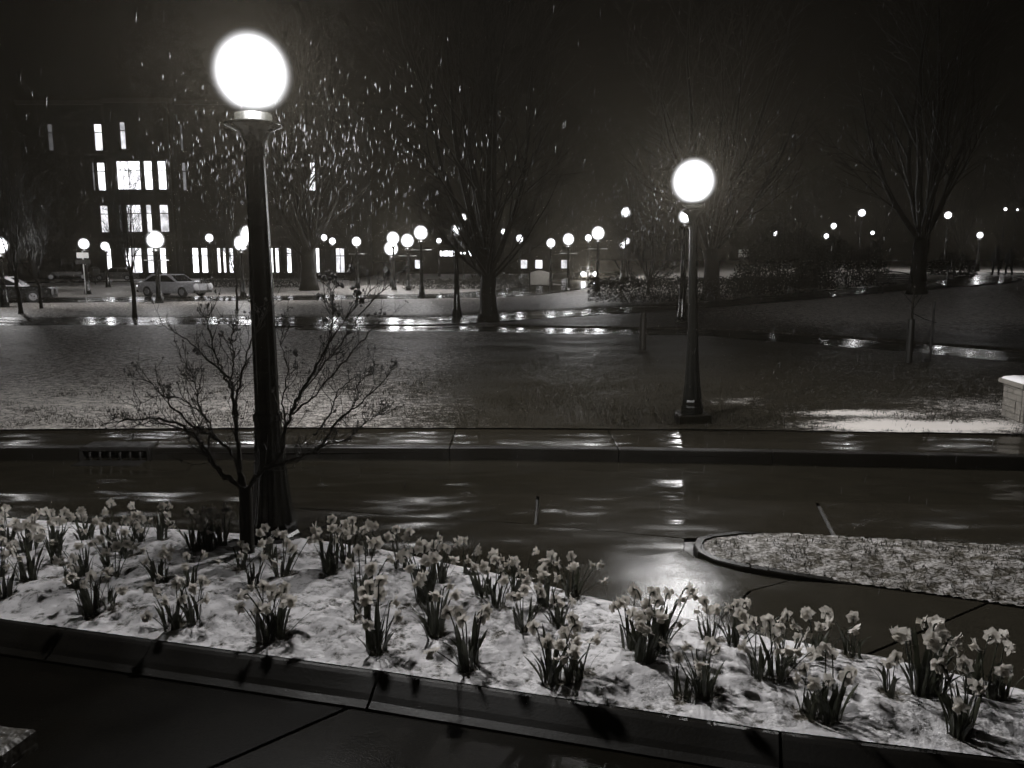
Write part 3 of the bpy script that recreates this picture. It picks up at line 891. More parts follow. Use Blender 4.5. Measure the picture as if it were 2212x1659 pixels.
# -- dogwood in the flower bed, close to the camera
def dogwood():
    rr = random.Random(5)
    b = on(534, 1212); b.z = bed_z(b.x, b.y) - .03
    t = empty('dogwood_tree', b, 0, 'small bare dogwood with dark seed heads in front of the nearest lamp post', 'tree')
    Y0 = b.y
    def L(pts, y1, r0, r1):
        n = len(pts)
        P = dense([at(x, y, Y0 + y1 * (i / (n - 1)) ** 1.2) for i, (x, y) in enumerate(pts)], 6)
        return [p - b for p in P], [r0 + (r1 - r0) * i / (len(P) - 1) for i in range(len(P))]
    tr, rr_ = L([(536, 1225), (534, 1180), (532, 1120), (531, 1070), (530, 1052)], 0, .062, .05)
    rr_[0] *= 1.25
    m_ = MB().tube(tr, rr_, 10); m_.build('trunk', M['bark'], t, smooth=True)
    limbs = [
      ([(530,1060),(505,1042),(475,1020),(440,962),(405,928),(345,905),(275,906),(215,918)], -.5, .032, .004),
      ([(500,1040),(470,1018),(448,985),(418,945),(372,918),(310,915),(262,935)], .35, .018, .003),
      ([(522,1048),(505,990),(468,948),(425,925),(372,880),(330,830),(290,818)], -.25, .022, .003),
      ([(529,1058),(519,1010),(513,950),(508,900),(503,850),(498,822),(455,782),(405,735),(345,702)], .1, .034, .003),
      ([(509,905),(512,860),(520,812),(535,760),(558,700),(566,660)], -.4, .018, .003),
      ([(503,850),(480,800),(462,755),(450,700),(452,668)], .5, .016, .003),
      ([(498,822),(506,780),(500,730),(512,690)], -.3, .012, .003),
      ([(470,950),(440,900),(405,870),(350,855),(290,880)], .4, .012, .003),
      ([(448,985),(452,930),(430,880),(420,820),(392,770)], -.6, .014, .003),
      ([(533,1058),(556,1025),(585,1008),(640,990),(692,965),(735,905),(790,862),(852,795)], -.3, .030, .004),
      ([(585,1008),(625,998),(668,975),(712,958),(770,925)], .3, .014, .003),
      ([(575,1012),(604,985),(618,920),(640,868),(678,800),(715,735),(745,690),(772,640)], -.45, .026, .004),
      ([(640,868),(690,800),(735,742),(800,655),(884,572)], -.55, .012, .0045),
      ([(628,895),(672,860),(725,800),(790,728),(828,686)], -.1, .014, .004),
      ([(715,735),(720,690),(716,640),(712,600)], .1, .010, .004),
      ([(745,690),(790,640),(836,590)], .2, .009, .0035),
      ([(618,920),(610,860),(622,800),(606,740),(612,690)], .55, .013, .003),
      ([(678,940),(712,900),(728,850),(765,815),(800,800)], .5, .012, .003),
      ([(735,905),(770,868),(775,830),(812,800)], .1, .009, .003),
      ([(692,965),(752,945),(800,905),(838,890)], -.6, .009, .003),
    ]
    twigs, pods = MB(), MB()
    def pod(p, s_):
        for _ in range(rr.randint(2, 4)):
            c = p + Vector((rr.gauss(0, s_*.7), rr.gauss(0, s_*.7), rr.gauss(0, s_*.7))); q = s_ * rr.uniform(.6, 1.1)
            vs = []
            for k_ in range(5):
                a = k_ * 1.2566; vs.append(c + Vector((math.cos(a) * q, math.sin(a) * q, rr.uniform(-.2, .2) * q)))
            vs += [c + Vector((0, 0, q * 1.3)), c - Vector((0, 0, q * 1.1))]
            pods.add(vs, [(k_, (k_+1) % 5, 5) for k_ in range(5)] + [((k_+1) % 5, k_, 6) for k_ in range(5)])
    for pts, y1, r0, r1 in limbs:
        P, Q = L(pts, y1, r0, r1)
        Q = [max(q * .68 * (1 + .12 * rr.gauss(0, 1)), .0026) for q in Q]
        P = [p + Vector((rr.gauss(0, .006), rr.gauss(0, .01), rr.gauss(0, .006))) for p in P]
        P[0] = P[0]
        MB().tube(P, Q, 7).build('limb', M['bark'], t, smooth=True)
        ln = sum((a - c).length for a, c in zip(P, P[1:]))
        for j in range(int(9 + ln * 13)):
            f = .22 + .78 * rr.random()
            p, tg = along(P, min(f, .99))
            d = side_dir(tg, rr.uniform(.45, 1.0), rr.uniform(0, 6.28))
            l1 = rr.uniform(.09, .3) * (1.15 - .5 * f)
            p1, q1 = grow(p, d, l1, .0034 * (1.3 - .5 * f), 5, rr, .22, .3, .5)
            twigs.tube(p1, q1, 4, False)
            if rr.random() < .32: pod(p1[-1], rr.uniform(.006, .011))
            for _ in range(rr.randint(1, 3)):
                pp, tt = along(p1, rr.uniform(.3, .95))
                p2, q2 = grow(pp, side_dir(tt, rr.uniform(.5, 1.1), rr.uniform(0, 6.28)), l1 * rr.uniform(.25, .6), .0021, 3, rr, .3, .3, .7)
                twigs.tube(p2, q2, 3, False)
                if rr.random() < .2: pod(p2[-1], rr.uniform(.005, .010))
    for (x, y) in [(770,640),(838,590),(718,600),(700,690),(742,720),(715,655),(735,612),(760,585),(705,590),(775,655),(850,795),(772,625),(728,672),(690,640),(640,760),(430,760)]:
        for _ in range(3): pod(at(x + rr.gauss(0, 5), y + rr.gauss(0, 5), Y0 - .25) - b, .017)
    twigs.build('crown', M['twig'], t)
    tag(pods.build('seed_heads', M['pod'], t), kind='stuff')
    return t
dogwood()

# ================================================================== DAFFODILS
def petal_mesh(cup):
    vs, fs = [], []
    for i in range(5):
        u = i / 4
        wd = .0205 * math.sin(math.pi * min(1, .16 + .84 * u) ** .9) * (1 if u < 1 else .2)
        zz = cup * .012 * math.sin(u * 2.4) - .006 * u * u
        for s_ in (-1, 0, 1):
            vs.append((s_ * wd, .005 + .041 * u, zz + (abs(s_) * .003)))
    for i in range(4):
        for j in range(2):
            a = i * 3 + j; fs.append((a, a + 1, a + 4, a + 3))
    return MB().add(vs, fs).mesh('petal', M['petal'], True)
PET = [petal_mesh(c) for c in (.3, -.4, .9)]
def trumpet_mesh(seed):
    rr = random.Random(seed); m_ = MB(); n = 10
    rings = [(.007, -.004), (.0125, .004), (.0135, .018), (.0150, .027), (.0195, .032)]
    for r_, z in rings:
        for k_ in range(n):
            a = 6.2832 * k_ / n; f = 1 + (rr.gauss(0, .10) if z > .03 else 0)
            m_.v.append((r_ * f * math.cos(a), r_ * f * math.sin(a), z))
    for i in range(len(rings) - 1):
        for k_ in range(n):
            m_.f.append((i*n+k_, i*n+(k_+1) % n, (i+1)*n+(k_+1) % n, (i+1)*n+k_))
    m_.f.append(tuple(reversed(range(n))))
    return m_.mesh('trumpet', M['trumpet'], True)
TRU = [trumpet_mesh(i) for i in range(4)]
STEM, LEAF = [], []
for i in range(10):                      # stems: lean outwards, bend at the neck
    rr = random.Random(100 + i); h_ = .25 + .011 * i; lean = rr.uniform(.01, .09)
    pts = [Vector((lean * (j / 6) ** 1.6, 0, h_ * j / 6)) for j in range(7)]
    e = pts[-1]; nod = rr.uniform(.5, 1.1)
    pts += [e + Vector((.008, 0, .016)), e + Vector((.024, 0, .022 - .006 * nod))]
    STEM.append((MB().tube(pts, [.0042]*5 + [.0038]*2 + [.0046, .005], 5).mesh('flower', M['daff_leaf'], True), pts[-1], nod))
for i in range(10):
    rr = random.Random(200 + i); h_ = rr.uniform(.17, .33); lean = rr.uniform(.01, .085); tw = rr.uniform(-.8, .8); n = 7
    vs, fs = [], []
    for j in range(n + 1):
        u = j / n; wd = .0090 * (1 - u ** 5) * (.75 + .5 * u) + .0006; a = tw * u
        c = Vector((lean * u ** 2.0 + (.03 * max(0, u - .75) if i % 4 == 0 else 0), 0, h_ * u - (.05 * max(0, u - .7) if i % 4 == 0 else 0)))
        for s_, dx in ((-1, 0), (0, -.0022), (1, 0)):
            vs.append((c.x + dx - s_ * wd * math.sin(a), c.y + s_ * wd * math.cos(a), c.z))
    for j in range(n):
        for q in range(2):
            a = j * 3 + q; fs.append((a, a + 1, a + 4, a + 3))
    LEAF.append(MB().add(vs, fs).mesh('leaf', M['daff_leaf'], True))
ORD = 'first second third fourth fifth sixth seventh eighth ninth tenth eleventh twelfth thirteenth fourteenth fifteenth sixteenth seventeenth eighteenth nineteenth twentieth'.split()
ORD += ['twenty-' + w_ for w_ in ORD[:9]] + ['thirtieth'] + ['thirty-' + w_ for w_ in ORD[:9]]
NUM = 'no one two three four five six seven eight nine ten eleven twelve'.split()
rows = {'front': [], 'middle': [], 'back': []}
for c in CL:
    p = on(c[0], c[1], .05)
    f0, f1 = kerbline(p.x), back(p.x)
    p.y = min(p.y, f1 - .06); u = (p.y - f0) / (f1 - f0)
    rows['front' if u < .36 else 'middle' if u < .68 else 'back'].append((c, p))
RN = {'front': 'the kerbside row', 'middle': 'the middle row', 'back': 'the row beside the pavement'}
for rk, lst in rows.items():
    lst.sort(key=lambda q: q[0][0])
    for i, (c, p) in enumerate(lst):
        rr = random.Random(1000 + c[0] * 7 + c[1])
        sz, nfl, nlf = c[2] * (.97 if c[0] < 1300 else .88), c[3], c[4]
        heads = '%s nodding head%s' % (NUM[nfl], '' if nfl == 1 else 's') if nfl else 'leaves only'
        t = empty('daffodil_clump', (p.x, p.y, bed_z(p.x, p.y) - .012), 0, 'daffodil clump with %s, %s from left in %s' % (heads, ORD[i], RN[rk]), 'daffodils', 'daffodil clumps in the snowy bed')
        rad = .022 + .006 * (nfl + nlf) ** .5 * 1.6
        for j in range(round(nlf * 1.4) + 3):
            a = rr.uniform(0, 6.283); q = rad * math.sqrt(rr.random())
            o = ob('leaf', LEAF[rr.randrange(10)], t, (q * math.cos(a), q * math.sin(a), 0))
            fl = .2 if rr.random() < .1 else .06
            o.rotation_euler = (rr.gauss(0, fl), rr.gauss(fl * .6, fl), a + rr.gauss(0, .6))
            s_ = sz * rr.uniform(.8, 1.12); o.scale = (s_ * 1.25, s_ * 1.25, s_)
        for j in range(nfl):
            a = 6.283 * (j + rr.uniform(-.3, .3)) / nfl; q = rad * math.sqrt(rr.random()) * .9
            me, tip, nod = STEM[rr.randrange(10)]
            f = ob('flower', me, t, (q * math.cos(a), q * math.sin(a), 0))
            f.rotation_euler = (rr.gauss(0, .08), rr.gauss(.02, .09) + (rr.uniform(.25, .6) if rr.random() < .1 else 0), a + rr.gauss(0, .5))
            s_ = sz * rr.uniform(.8, 1.1); f.scale = (s_, s_, s_)
            dz = rr.uniform(-.75, .25) - .1
            fd = Vector((1, rr.gauss(0, .5), dz)).normalized()
            qt = fd.to_track_quat('Z', 'Y'); spin = rr.uniform(0, 1.05)
            k_ = rr.uniform(.92, 1.16) / s_ * .5 * (1 + sz)
            for pn in range(6):
                po = ob('petal', PET[rr.randrange(3)], f)
                po.matrix_local = Matrix.Translation(tip) @ (qt @ Quaternion((0, 0, 1), spin + pn * 1.0472 + rr.gauss(0, .07)) @ Quaternion((1, 0, 0), rr.uniform(-.45, .25) + (-.03 if pn % 2 else .06))).to_matrix().to_4x4() @ Matrix.Scale(k_ * rr.uniform(.9, 1.08), 4)
            to = ob('trumpet', TRU[rr.randrange(4)], f)
            to.matrix_local = Matrix.Translation(tip) @ qt.to_matrix().to_4x4() @ Matrix.Scale(k_, 4)

# ================================================================== STREET FURNITURE
# storm drain set into the far kerb
dp = Vector((-5.05, lin(FK, -5.05), 0))
t = empty('storm_drain', (dp.x, dp.y, RZ), 0, 'black cast iron storm drain inlet set into the far kerb', 'storm drain')
MB().bbox((-.43, -.03, .125), (.43, .30, .175), .012).build('hood', M['dull_iron'], t)
MB().box((-.43, .20, -.02), (.43, .30, .125)).build('back_plate', M['dull_iron'], t)
for s_ in (-1, 1):
    MB().box((s_*.43 - .02, -.028, 0), (s_*.43 + .02, .30, .123)).build('side_cheek', M['dull_iron'], t)
for i in range(6):
    x = -.32 + i * .128
    MB().tube([(x, -.005, .0), (x, -.02, .06), (x, -.005, .125)], .016, 6).build('bar', M['dull_iron'], t)
MB().box((-.41, -.30, -.02), (.41, -.035, .006)).build('frame', M['dull_iron'], t)

# stone pier at the picture edge
pp = on(2208, 905, .22)
t = empty('stone_pier', (pp.x, pp.y, .16), R(-6), 'pale block stone pier with snow on its cap at the picture edge', 'pier')
W_, D_, HT = .95, .6, .50
MB().box((.012, .012, -.1), (W_ - .012, D_ - .012, HT)).build('core', M['mortar'], t)
rr = random.Random(3); z = 0; course = 0
bm_cache = {}
while z < HT - .03:
    hh = [.095, .075, .11][course % 3]; x = 0
    while x < W_ - .02:
        ww = min(rr.choice([.14, .19, .24, .3]), W_ - x)
        if W_ - x - ww < .07: ww = W_ - x
        d_ = rr.uniform(-.006, .004)
        MB().box((x + .006, -.004 + d_, z + .006), (x + ww - .006, .06, min(z + hh - .006, HT))).build('brick', M['brick'], t)
        x += ww
    y = .06
    while y < D_ - .02:
        ww = min(rr.choice([.15, .2, .26]), D_ - y)
        MB().box((-.004 + rr.uniform(-.005, .004), y + .006, z + .006), (.05, y + ww - .006, min(z + hh - .006, HT))).build('brick', M['brick'], t)
        y += ww
    z += hh; course += 1
MB().bbox((-.06, -.06, HT + .004), (W_ + .06, D_ + .06, HT + .07), .012).build('cap', M['brick'], t)
vs, fs = [], []; nx, ny_ = 26, 16
for i in range(nx + 1):
    for j in range(ny_ + 1):
        x, y = -.05 + (W_ + .10) * i / nx, -.05 + (D_ + .10) * j / ny_
        e = min(i, j, nx - i, ny_ - j)
        vs.append((x, y, HT + .068 + (.0 if e == 0 else .02 + .012 * min(e, 3)) + .012 * noise.noise((x * 8, y * 8, 0)) * (e > 0)))
for i in range(nx):
    for j in range(ny_):
        a = i * (ny_ + 1) + j; fs.append((a, a + ny_ + 1, a + ny_ + 2, a + 1))
MB().add(vs, fs).build('snow', M['snowcap'], t, smooth=True)

# stone bench end in the near corner
t = empty('stone_bench', (-2.62, 3.0, NRZ), R(-12), 'rough stone bench end in the dark bottom corner by the near road', 'bench')
vs, fs = [], []; nx, ny_ = 20, 14
sx, sy, zt = .58, .44, .55
def jit(x, y, z): return .010 * noise.noise((x * 9, y * 9, z * 9))
m_ = MB(); m_.bbox((-1.2, -.6, zt - .10), (.42, .40, zt), .018)
bo = m_.build('seat_slab', M['stone'], t)
md = bo.modifiers.new('sub', 'SUBSURF'); md.subdivision_type = 'SIMPLE'; md.levels = md.render_levels = 4
tx = bpy.data.textures.new('chips', 'CLOUDS'); tx.noise_scale = .09
md = bo.modifiers.new('chip', 'DISPLACE'); md.texture = tx; md.strength = .022; md.mid_level = .5
MB().box((-1.1, -.5, 0), (.26, .26, zt - .1)).build('pedestal', M['stone'], t)

# bollard
p = ong(1388, 757)
t = empty('bollard', p, 0, 'short dark wooden bollard alone on the lawn left of the second largest lamp', 'bollard')
MB().lathe([(.095, -.05), (.095, .80), (.10, .81), (.10, .84), (.085, .86)], 12).build('post', M['wood'], t)
MB().lathe([(.07, .86), (.085, .90), (.08, .97), (.05, 1.01), (.01, 1.03)], 12).build('cap', M['wood'], t, smooth=True)

# staked sapling and its stake
p = ong(1962, 786)
t = empty('sapling', p, 0, 'young tree stem in a dark trunk guard tied to a stake', 'tree')
MB().tube([(0, 0, 0), (.01, 0, .9), (0, 0, 1.25), (.015, 0, 1.75)], [.03, .026, .022, .012], 6).build('trunk', M['bark'], t)
MB().lathe([(.075, -.03), (.07, .5), (.072, .98), (.06, .985)], 10).build('trunk_guard', M['sign_dark'], t)
m_ = MB()
for i, (a, L_) in enumerate([(.3, .5), (2.4, .42), (-.5, .6), (1.5, .35)]):
    m_.tube(grow(Vector((.005, 0, 1.2 + .1 * i)), Vector((math.cos(a), math.sin(a), .9)), L_, .008, 5, rnd, .12, .15)[0], [.008, .007, .006, .005, .004, .003], 4)
m_.build('crown', M['twig'], t)
MB().tube([(.03, 0, 1.10), (.28, 0, .98), (.55, 0, .90)], .010, 5).build('tie', M['dull_iron'], t)
p2 = ong(2008, 784)
t = empty('stake', p2, 0, 'thin upright stake with a steel flange beside the guarded young tree', 'stake')
MB().tube([(0, 0, -.1), (0, 0, 1.32), (.01, 0, 1.36)], [.026, .026, .01], 6).build('rod', M['dull_iron'], t)
MB().bbox((-.16, -.06, -.02), (-.03, .06, .10), .02).build('foot_block', M['dull_iron'], t)

# park benches under the forked tree
def bench(p, rz, label):
    t = empty('park_bench', p, rz, label, 'bench')
    for i in range(5): MB().bbox((-.9, -.22 + i * .095, .43), (.9, -.14 + i * .095, .46), .006).build('slat', M['wood'], t)
    for i in range(5):
        MB().bbox((-.9 + .07 * abs(i - 2) * 0, .27 + .02 * i, .52 + i * .085), (.9, .30 + .02 * i, .59 + i * .085), .006).build('slat', M['wood'], t)
    MB().tube([(-.95 + 1.9 * i / 10, .37, .92 + .12 * math.sin(math.pi * i / 10)) for i in range(11)], .03, 6).build('top_rail', M['wood'], t)
    for s_ in (-1, 1):
        MB().box((s_*.88 - .035, -.24, -.05), (s_*.88 + .035, -.17, .43)).build('leg', M['dull_iron'], t)
        MB().tube([(s_*.88, .26, -.05), (s_*.88, .28, .45), (s_*.88, .385, .93)], .035, 6).build('leg', M['dull_iron'], t)
        MB().tube([(s_*.88, -.2, .43), (s_*.88, -.2, .66), (s_*.88, .30, .68)], .028, 6).build('armrest', M['dull_iron'], t)
bench(ong(2022, 603), R(190), 'round-backed wooden bench just right of the forked tree trunk')
bench(ong(1936, 634), R(120), 'wooden bench seen side-on left of the forked tree trunk')

# road sign at the left
p = ong(187, 655)
t = empty('road_sign', p, R(8), 'thin pole with a white plate over a dark street name board', 'sign')
MB().tube([(0, 0, -.1), (0, 0, 2.78)], .03, 6).build('pole', M['steel'], t)
MB().bbox((-.30, -.03, 2.42), (.30, -.005, 2.72), .004).build('plate', M['sign_white'], t)
MB().bbox((-.38, -.05, 2.10), (.38, .0, 2.34), .01).build('name_board', M['sign_dark'], t)
p = ong(230, 626)
# small dark sign beside the lamp
p = at(205, 600, 74); p.z = H(p.x, 74)
t = empty('litter_bin', p, 0, 'dark round-topped bin on a post between pickup and office corner', 'bin')
MB().tube([(0, 0, -.05), (0, 0, .9)], .05, 6).build('post', M['dull_iron'], t)
MB().lathe([(.3, .8), (.42, .95), (.42, 1.5), (.3, 1.62), (.05, 1.66)], 10).build('drum', M['sign_dark'], t)

# notice board with curved top
p = ong(1166, 628)
t = empty('notice_board', p, R(4), 'pale notice board with arched top on two posts beyond the road', 'notice board')
for s_ in (-1, 1): MB().box((s_*.78 - .05, -.05, -.1), (s_*.78 + .05, .05, 1.45)).build('post', M['sign_dark'], t)
MB().prism([(-.72, .45), (.72, .45), (.72, 1.35), (.36, 1.47), (0, 1.51), (-.36, 1.47), (-.72, 1.35)], -.03, .03).build('panel', M['sign_grey'], t).rotation_euler = (R(90), 0, 0)
# two-line sign near the dark bush
p = at(1607, 548, 66)
t = empty('street_sign', (p.x, p.y, H(p.x, p.y)), R(-5), 'white two-line street sign beside the dark round bush', 'sign')
hz = p.z - H(p.x, p.y)
MB().tube([(0, .03, -.1), (0, .03, hz + .4)], .035, 6).build('pole', M['steel'], t)
for dz in (-.30, .04): MB().bbox((-.42, -.03, hz + dz), (.42, 0, hz + dz + .29), .006).build('panel', M['sign_white'], t)

# ================================================================== HEDGES AND BUSHES
def bush(loc, size, n, seed, label, name='bush', cat='bush', leaf=.06, square=False, rz=0):
    rr = random.Random(seed)
    t = empty(name, loc, rz, label, cat)
    m_, tw = MB(), MB()
    a_, b_, c_ = size
    for _ in range(n):
        while True:
            v = Vector((rr.uniform(-1, 1), rr.uniform(-1, 1), rr.uniform(0, 1)))
            if square:
                lim = .86 + .14 * noise.noise((v.x * a_ * 1.5, v.y * 2, seed))
                if v.z < lim and max(abs(v.y), v.z) > .55 + .3 * rr.random() - .2: break
            else:
                l_ = Vector((v.x, v.y, v.z * 1.0)).length
                lim = .84 + .22 * noise.noise((v.x * 2.5, v.y * 2.5, v.z * 2.5 + seed))
                if .45 * rr.random() + .3 < l_ < lim: break
        p = Vector((v.x * a_, v.y * b_, v.z * c_))
        d = Vector((rr.gauss(0, 1), rr.gauss(0, 1), rr.gauss(.3, 1))).normalized(); o = d.orthogonal().normalized() * leaf * .5; l_ = leaf * rr.uniform(.7, 1.6)
        m_.add([p, p + d * l_ * .5 + o, p + d * l_, p + d * l_ * .5 - o], [(0, 1, 2, 3)])
    for _ in range(max(14, n // 160)):
        x, y = rr.uniform(-.8, .8) * a_, rr.uniform(-.7, .7) * b_
        hh = c_ * rr.uniform(.7, 1.08) * (1 if square else max(.3, 1 - .6 * ((x/a_)**2 + (y/b_)**2)))
        tw.tube([(x * .8, y * .8, -.1), (x * .92, y * .92, hh * .5), (x, y, hh)], [.02, .014, .006], 3, False)
    tag(m_.build('foliage', M['hedge'], t), kind='stuff')
    tw.build('stems', M['twig'], t)
    return t
p = ong(1490, 652)
bush((p.x, p.y + 1.2, p.z - .05), (5.1, 1.0, 1.45), 9000, 5, 'long low clipped hedge in front of the wide bare tree', 'hedge', 'hedge', .09, True, R(-4))
p = ong(1715, 634); bush((p.x, p.y + 2, p.z - .1), (3.0, 2.4, 4.6), 10000, 6, 'big dark round bush right of the hedge', leaf=.11)
p = ong(1850, 622); bush((p.x, p.y + 2, p.z - .1), (3.3, 2.2, 3.1), 6500, 7, 'lower dark bush between the round bush and forked tree', leaf=.11)
p = ong(2085, 596); bush((p.x, p.y + 1.5, p.z - .1), (1.8, 1.3, 1.7), 2500, 8, 'small dark bush behind the round-backed bench', leaf=.11)
p = ong(1010, 634); bush((p.x, p.y + 8, p.z - .05), (5.5, 1.0, .95), 4000, 9, 'low dark hedge across the road behind the large bare tree', 'hedge', 'hedge', .10, True)
p = ong(450, 632); bush((p.x, p.y + 10, p.z - .05), (4.2, .9, .9), 3000, 10, 'low hedge behind the white car under the lit windows', 'hedge', 'hedge', .10, True)
p = ong(1265, 618); bush((p.x - 7.5, p.y + 12, p.z - .05), (2.8, .9, .9), 1800, 12, 'short hedge behind the notice board', 'hedge', 'hedge', .11, True)

# ================================================================== CARS
def car(p, rz, label, paint, kind='sedan', lights=0., tails=0., snow=False):
    t = empty('parked_car' if not lights else 'car', p, rz, label, 'pickup' if kind == 'pickup' else 'car')
    L_, W_ = (5.3, 1.95) if kind == 'pickup' else (4.55, 1.8)
    hood, belt, roof = (1.12, 1.18, 1.85) if kind == 'pickup' else (.86, .92, 1.42)
    g = .34 if kind == 'pickup' else .22
    secs = [(-.5, g + .2, hood - .12, .80), (-.47, g + .05, hood - .04, .94), (-.30, g, hood, 1.), (-.12, g, belt, 1.), (.18, g, belt, 1.), (.34, g, belt - .02, 1.), (.47, g + .05, belt - .06, .95), (.5, g + .2, belt - .16, .84)]
    vs, fs = [], []
    for x, zl, zh, wf in secs:
        hw = W_ / 2 * wf
        vs += [(x*L_, -hw*.9, zl), (x*L_, -hw, zl + .16), (x*L_, -hw, zl + (zh - zl) * .7), (x*L_, -hw*.88, zh), (x*L_, hw*.88, zh), (x*L_, hw, zl + (zh - zl) * .7), (x*L_, hw, zl + .16), (x*L_, hw*.9, zl)]
    for i in range(len(secs) - 1):
        for k_ in range(8):
            fs.append((i*8+k_, i*8+(k_+1) % 8, (i+1)*8+(k_+1) % 8, (i+1)*8+k_))
    fs += [tuple(range(7, -1, -1)), tuple((len(secs)-1)*8 + k_ for k_ in range(8))]
    MB().add(vs, fs).build('body', paint, t, smooth=False)
    c0, c1, c2, c3 = (-.20, -.10, .10, .14) if kind == 'pickup' else (-.22, -.06, .26, .42)
    hw, hr = W_ / 2 * .87, W_ / 2 * .70
    def cab(zb, zt, inset, a0, a1, a2, a3):
        q = [(a0*L_, hw, zb), (a3*L_, hw, zb), (a2*L_, hr, zt), (a1*L_, hr, zt)]
        return [(x, -y + inset, z) for x, y, z in q] + [(x, y - inset, z) for x, y, z in q]
    MB().add(cab(belt - .03, roof, 0, c0, c1, c2, c3), [(0,1,2,3),(7,6,5,4),(3,2,6,7),(0,3,7,4),(1,5,6,2)]).build('cabin', M['snowcap'] if snow else paint, t)
    zb, zt = belt + .03, roof - .09
    f = lambda x0, x1, u: x0 + (x1 - x0) * u
    for s_ in (-1, 1):                   # side windows
        for (u0, u1, v0, v1) in ((.06, .46, .12, .47), (.50, .92, .53, .88)):
            yb, yt = s_ * (hw + .004 - (hw - hr) * .08), s_ * (hr + .008 + (hw - hr) * .15)
            MB().add([(f(c0, c3, u0)*L_, yb, zb), (f(c0, c3, u1)*L_, yb, zb), (f(c1, c2, v1)*L_, yt, zt), (f(c1, c2, v0)*L_, yt, zt)], [(0,1,2,3)]).build('window', M['glass'], t)
    for (xa, xb, d_) in ((c0, c1, -1), (c3, c2, 1)):
        MB().add([(f(xa, xb, .12)*L_ + d_*.01, -hw*.86, f(belt, roof, .12)), (f(xa, xb, .12)*L_ + d_*.01, hw*.86, f(belt, roof, .12)), (f(xa, xb, .88)*L_ + d_*.01, hr*.92, f(belt, roof, .88)), (f(xa, xb, .88)*L_ + d_*.01, -hr*.92, f(belt, roof, .88))], [(0,1,2,3)]).build('windscreen', M['glass'], t)
    wr = .40 if kind == 'pickup' else .33
    for sx in (-.31, .30):
        for s_ in (-1, 1):
            wo = MB().lathe([(wr*.6, -.11), (wr, -.10), (wr, .10), (wr*.6, .11)], 16).build('wheel', M['tyre'], t, (sx*L_, s_*(W_/2 - .10), wr))
            wo.rotation_euler = (R(90), 0, 0)
            ri = MB().lathe([(.05, -.118), (wr*.62, -.116), (wr*.62, .116), (.05, .118)], 12).build('rim', M['rim'], wo)
    for s_ in (-1, 1):
        m_ = MB().lathe([(.06, 0), (.24, .02), (.23, .05), (.06, .06)], 10)
        if lights: bulb(2500, .2, t, (-.505*L_ - .16, s_*W_*.36, hood - .22))
        o = m_.build('headlight', flat_glow(30.) if lights else M['rim'], t, (-.505*L_, s_*W_*.36, hood - .22)); o.rotation_euler = (0, R(-90), 0)
        o = MB().bbox((-.02, -.13, -.06), (.03, .13, .06), .01).build('tail_light', flat_glow(tails) if tails else M['sign_dark'], t, (.498*L_, s_*W_*.36, belt - .26))
    MB().bbox((-.515*L_, -W_*.42, g + .05), (-.485*L_, W_*.42, g + .2), .02).build('bumper', M['sign_dark'], t)
    MB().bbox((.49*L_, -W_*.42, g + .05), (.515*L_, W_*.42, g + .2), .02).build('bumper', M['sign_dark'], t)
    return t
def gp(px, Y):
    p = at(px, 560, Y); return Vector((p.x, Y, H(p.x, Y)))
car(gp(143, 92), R(28), 'dark pickup truck parked left of the office building', M['paint_dark'], 'pickup')
car(gp(8, 44.5), R(200), 'dark car with pale snowy cabin at the picture edge', M['paint_dark'], snow=True)
car(gp(372, 52), R(160), 'white car on the wet road behind the young tree', M['paint_white'], tails=2.)
car(gp(1268, 88), R(91), 'oncoming car with both headlights glaring on the far road', M['paint_grey'], lights=420.)
car(gp(246, 90), R(15), 'dark car parked beside the office building corner', M['paint_grey'])

# ================================================================== BUILDINGS
def window(t, x0, x1, z0, z1, y, strength, split=.68, bars=0):
    m_ = MB()
    e = .06
    m_.box((x0, y, z0), (x0 + e, y + .2, z1)); m_.box((x1 - e, y, z0), (x1, y + .2, z1))
    m_.box((x0 + e, y, z0), (x1 - e, y + .2, z0 + e)); m_.box((x0 + e, y, z1 - e), (x1 - e, y + .2, z1))
    zs = z0 + (z1 - z0) * split
    m_.box((x0 + e, y + .02, zs - .05), (x1 - e, y + .18, zs + .05))
    wn = m_.build('window', M['trim'], t)
    nb = bars + 1; xw = (x1 - x0 - 2 * e) / nb
    for b in range(nb):
        xa, xb = x0 + e + b * xw, x0 + e + (b + 1) * xw
        if b: MB().box((xa - .04, y + .03, z0 + e), (xa + .04, y + .17, z1 - e)).build('mullion', M['trim'], wn)
        for za, zb in ((z0 + e, zs - .05), (zs + .05, z1 - e)):
            mt = lit_window(strength * rnd.choice([.8, 1, 1, 1.25])) if strength > .02 else M['glass']
            MB().box((xa + (.04 if b else 0), y + .08, za), (xb - (.04 if b < nb - 1 else 0), y + .11, zb)).build('pane', mt, wn)
def facade(t, x0, x1, y, depth, z0, z1, rows_, mat):
    """wall with true openings: rows_ = [(zlo, zhi, [(xa, xb, strength, bars)])]"""
    m_ = MB(); zc = z0
    for zl, zh, ws in sorted(rows_):
        m_.box((x0, y, zc), (x1, y + .45, zl)); xc = x0
        for xa, xb, st, br in sorted(ws):
            m_.box((xc, y, zl), (xa, y + .45, zh)); xc = xb
            window(t, xa, xb, zl, zh, y + .18, st, bars=br)
        m_.box((xc, y, zl), (x1, y + .45, zh)); zc = zh
    m_.box((x0, y, zc), (x1, y + .45, z1))
    m_.box((x0 + .01, y + .46, z0), (x1 - .01, y + depth, z1 - .02))
    m_.build('wall', mat, t)
t = empty('office_building', (0, 0, H(-40, 98)), 0, 'four-storey brick office building with lit bay windows on the left', 'building')
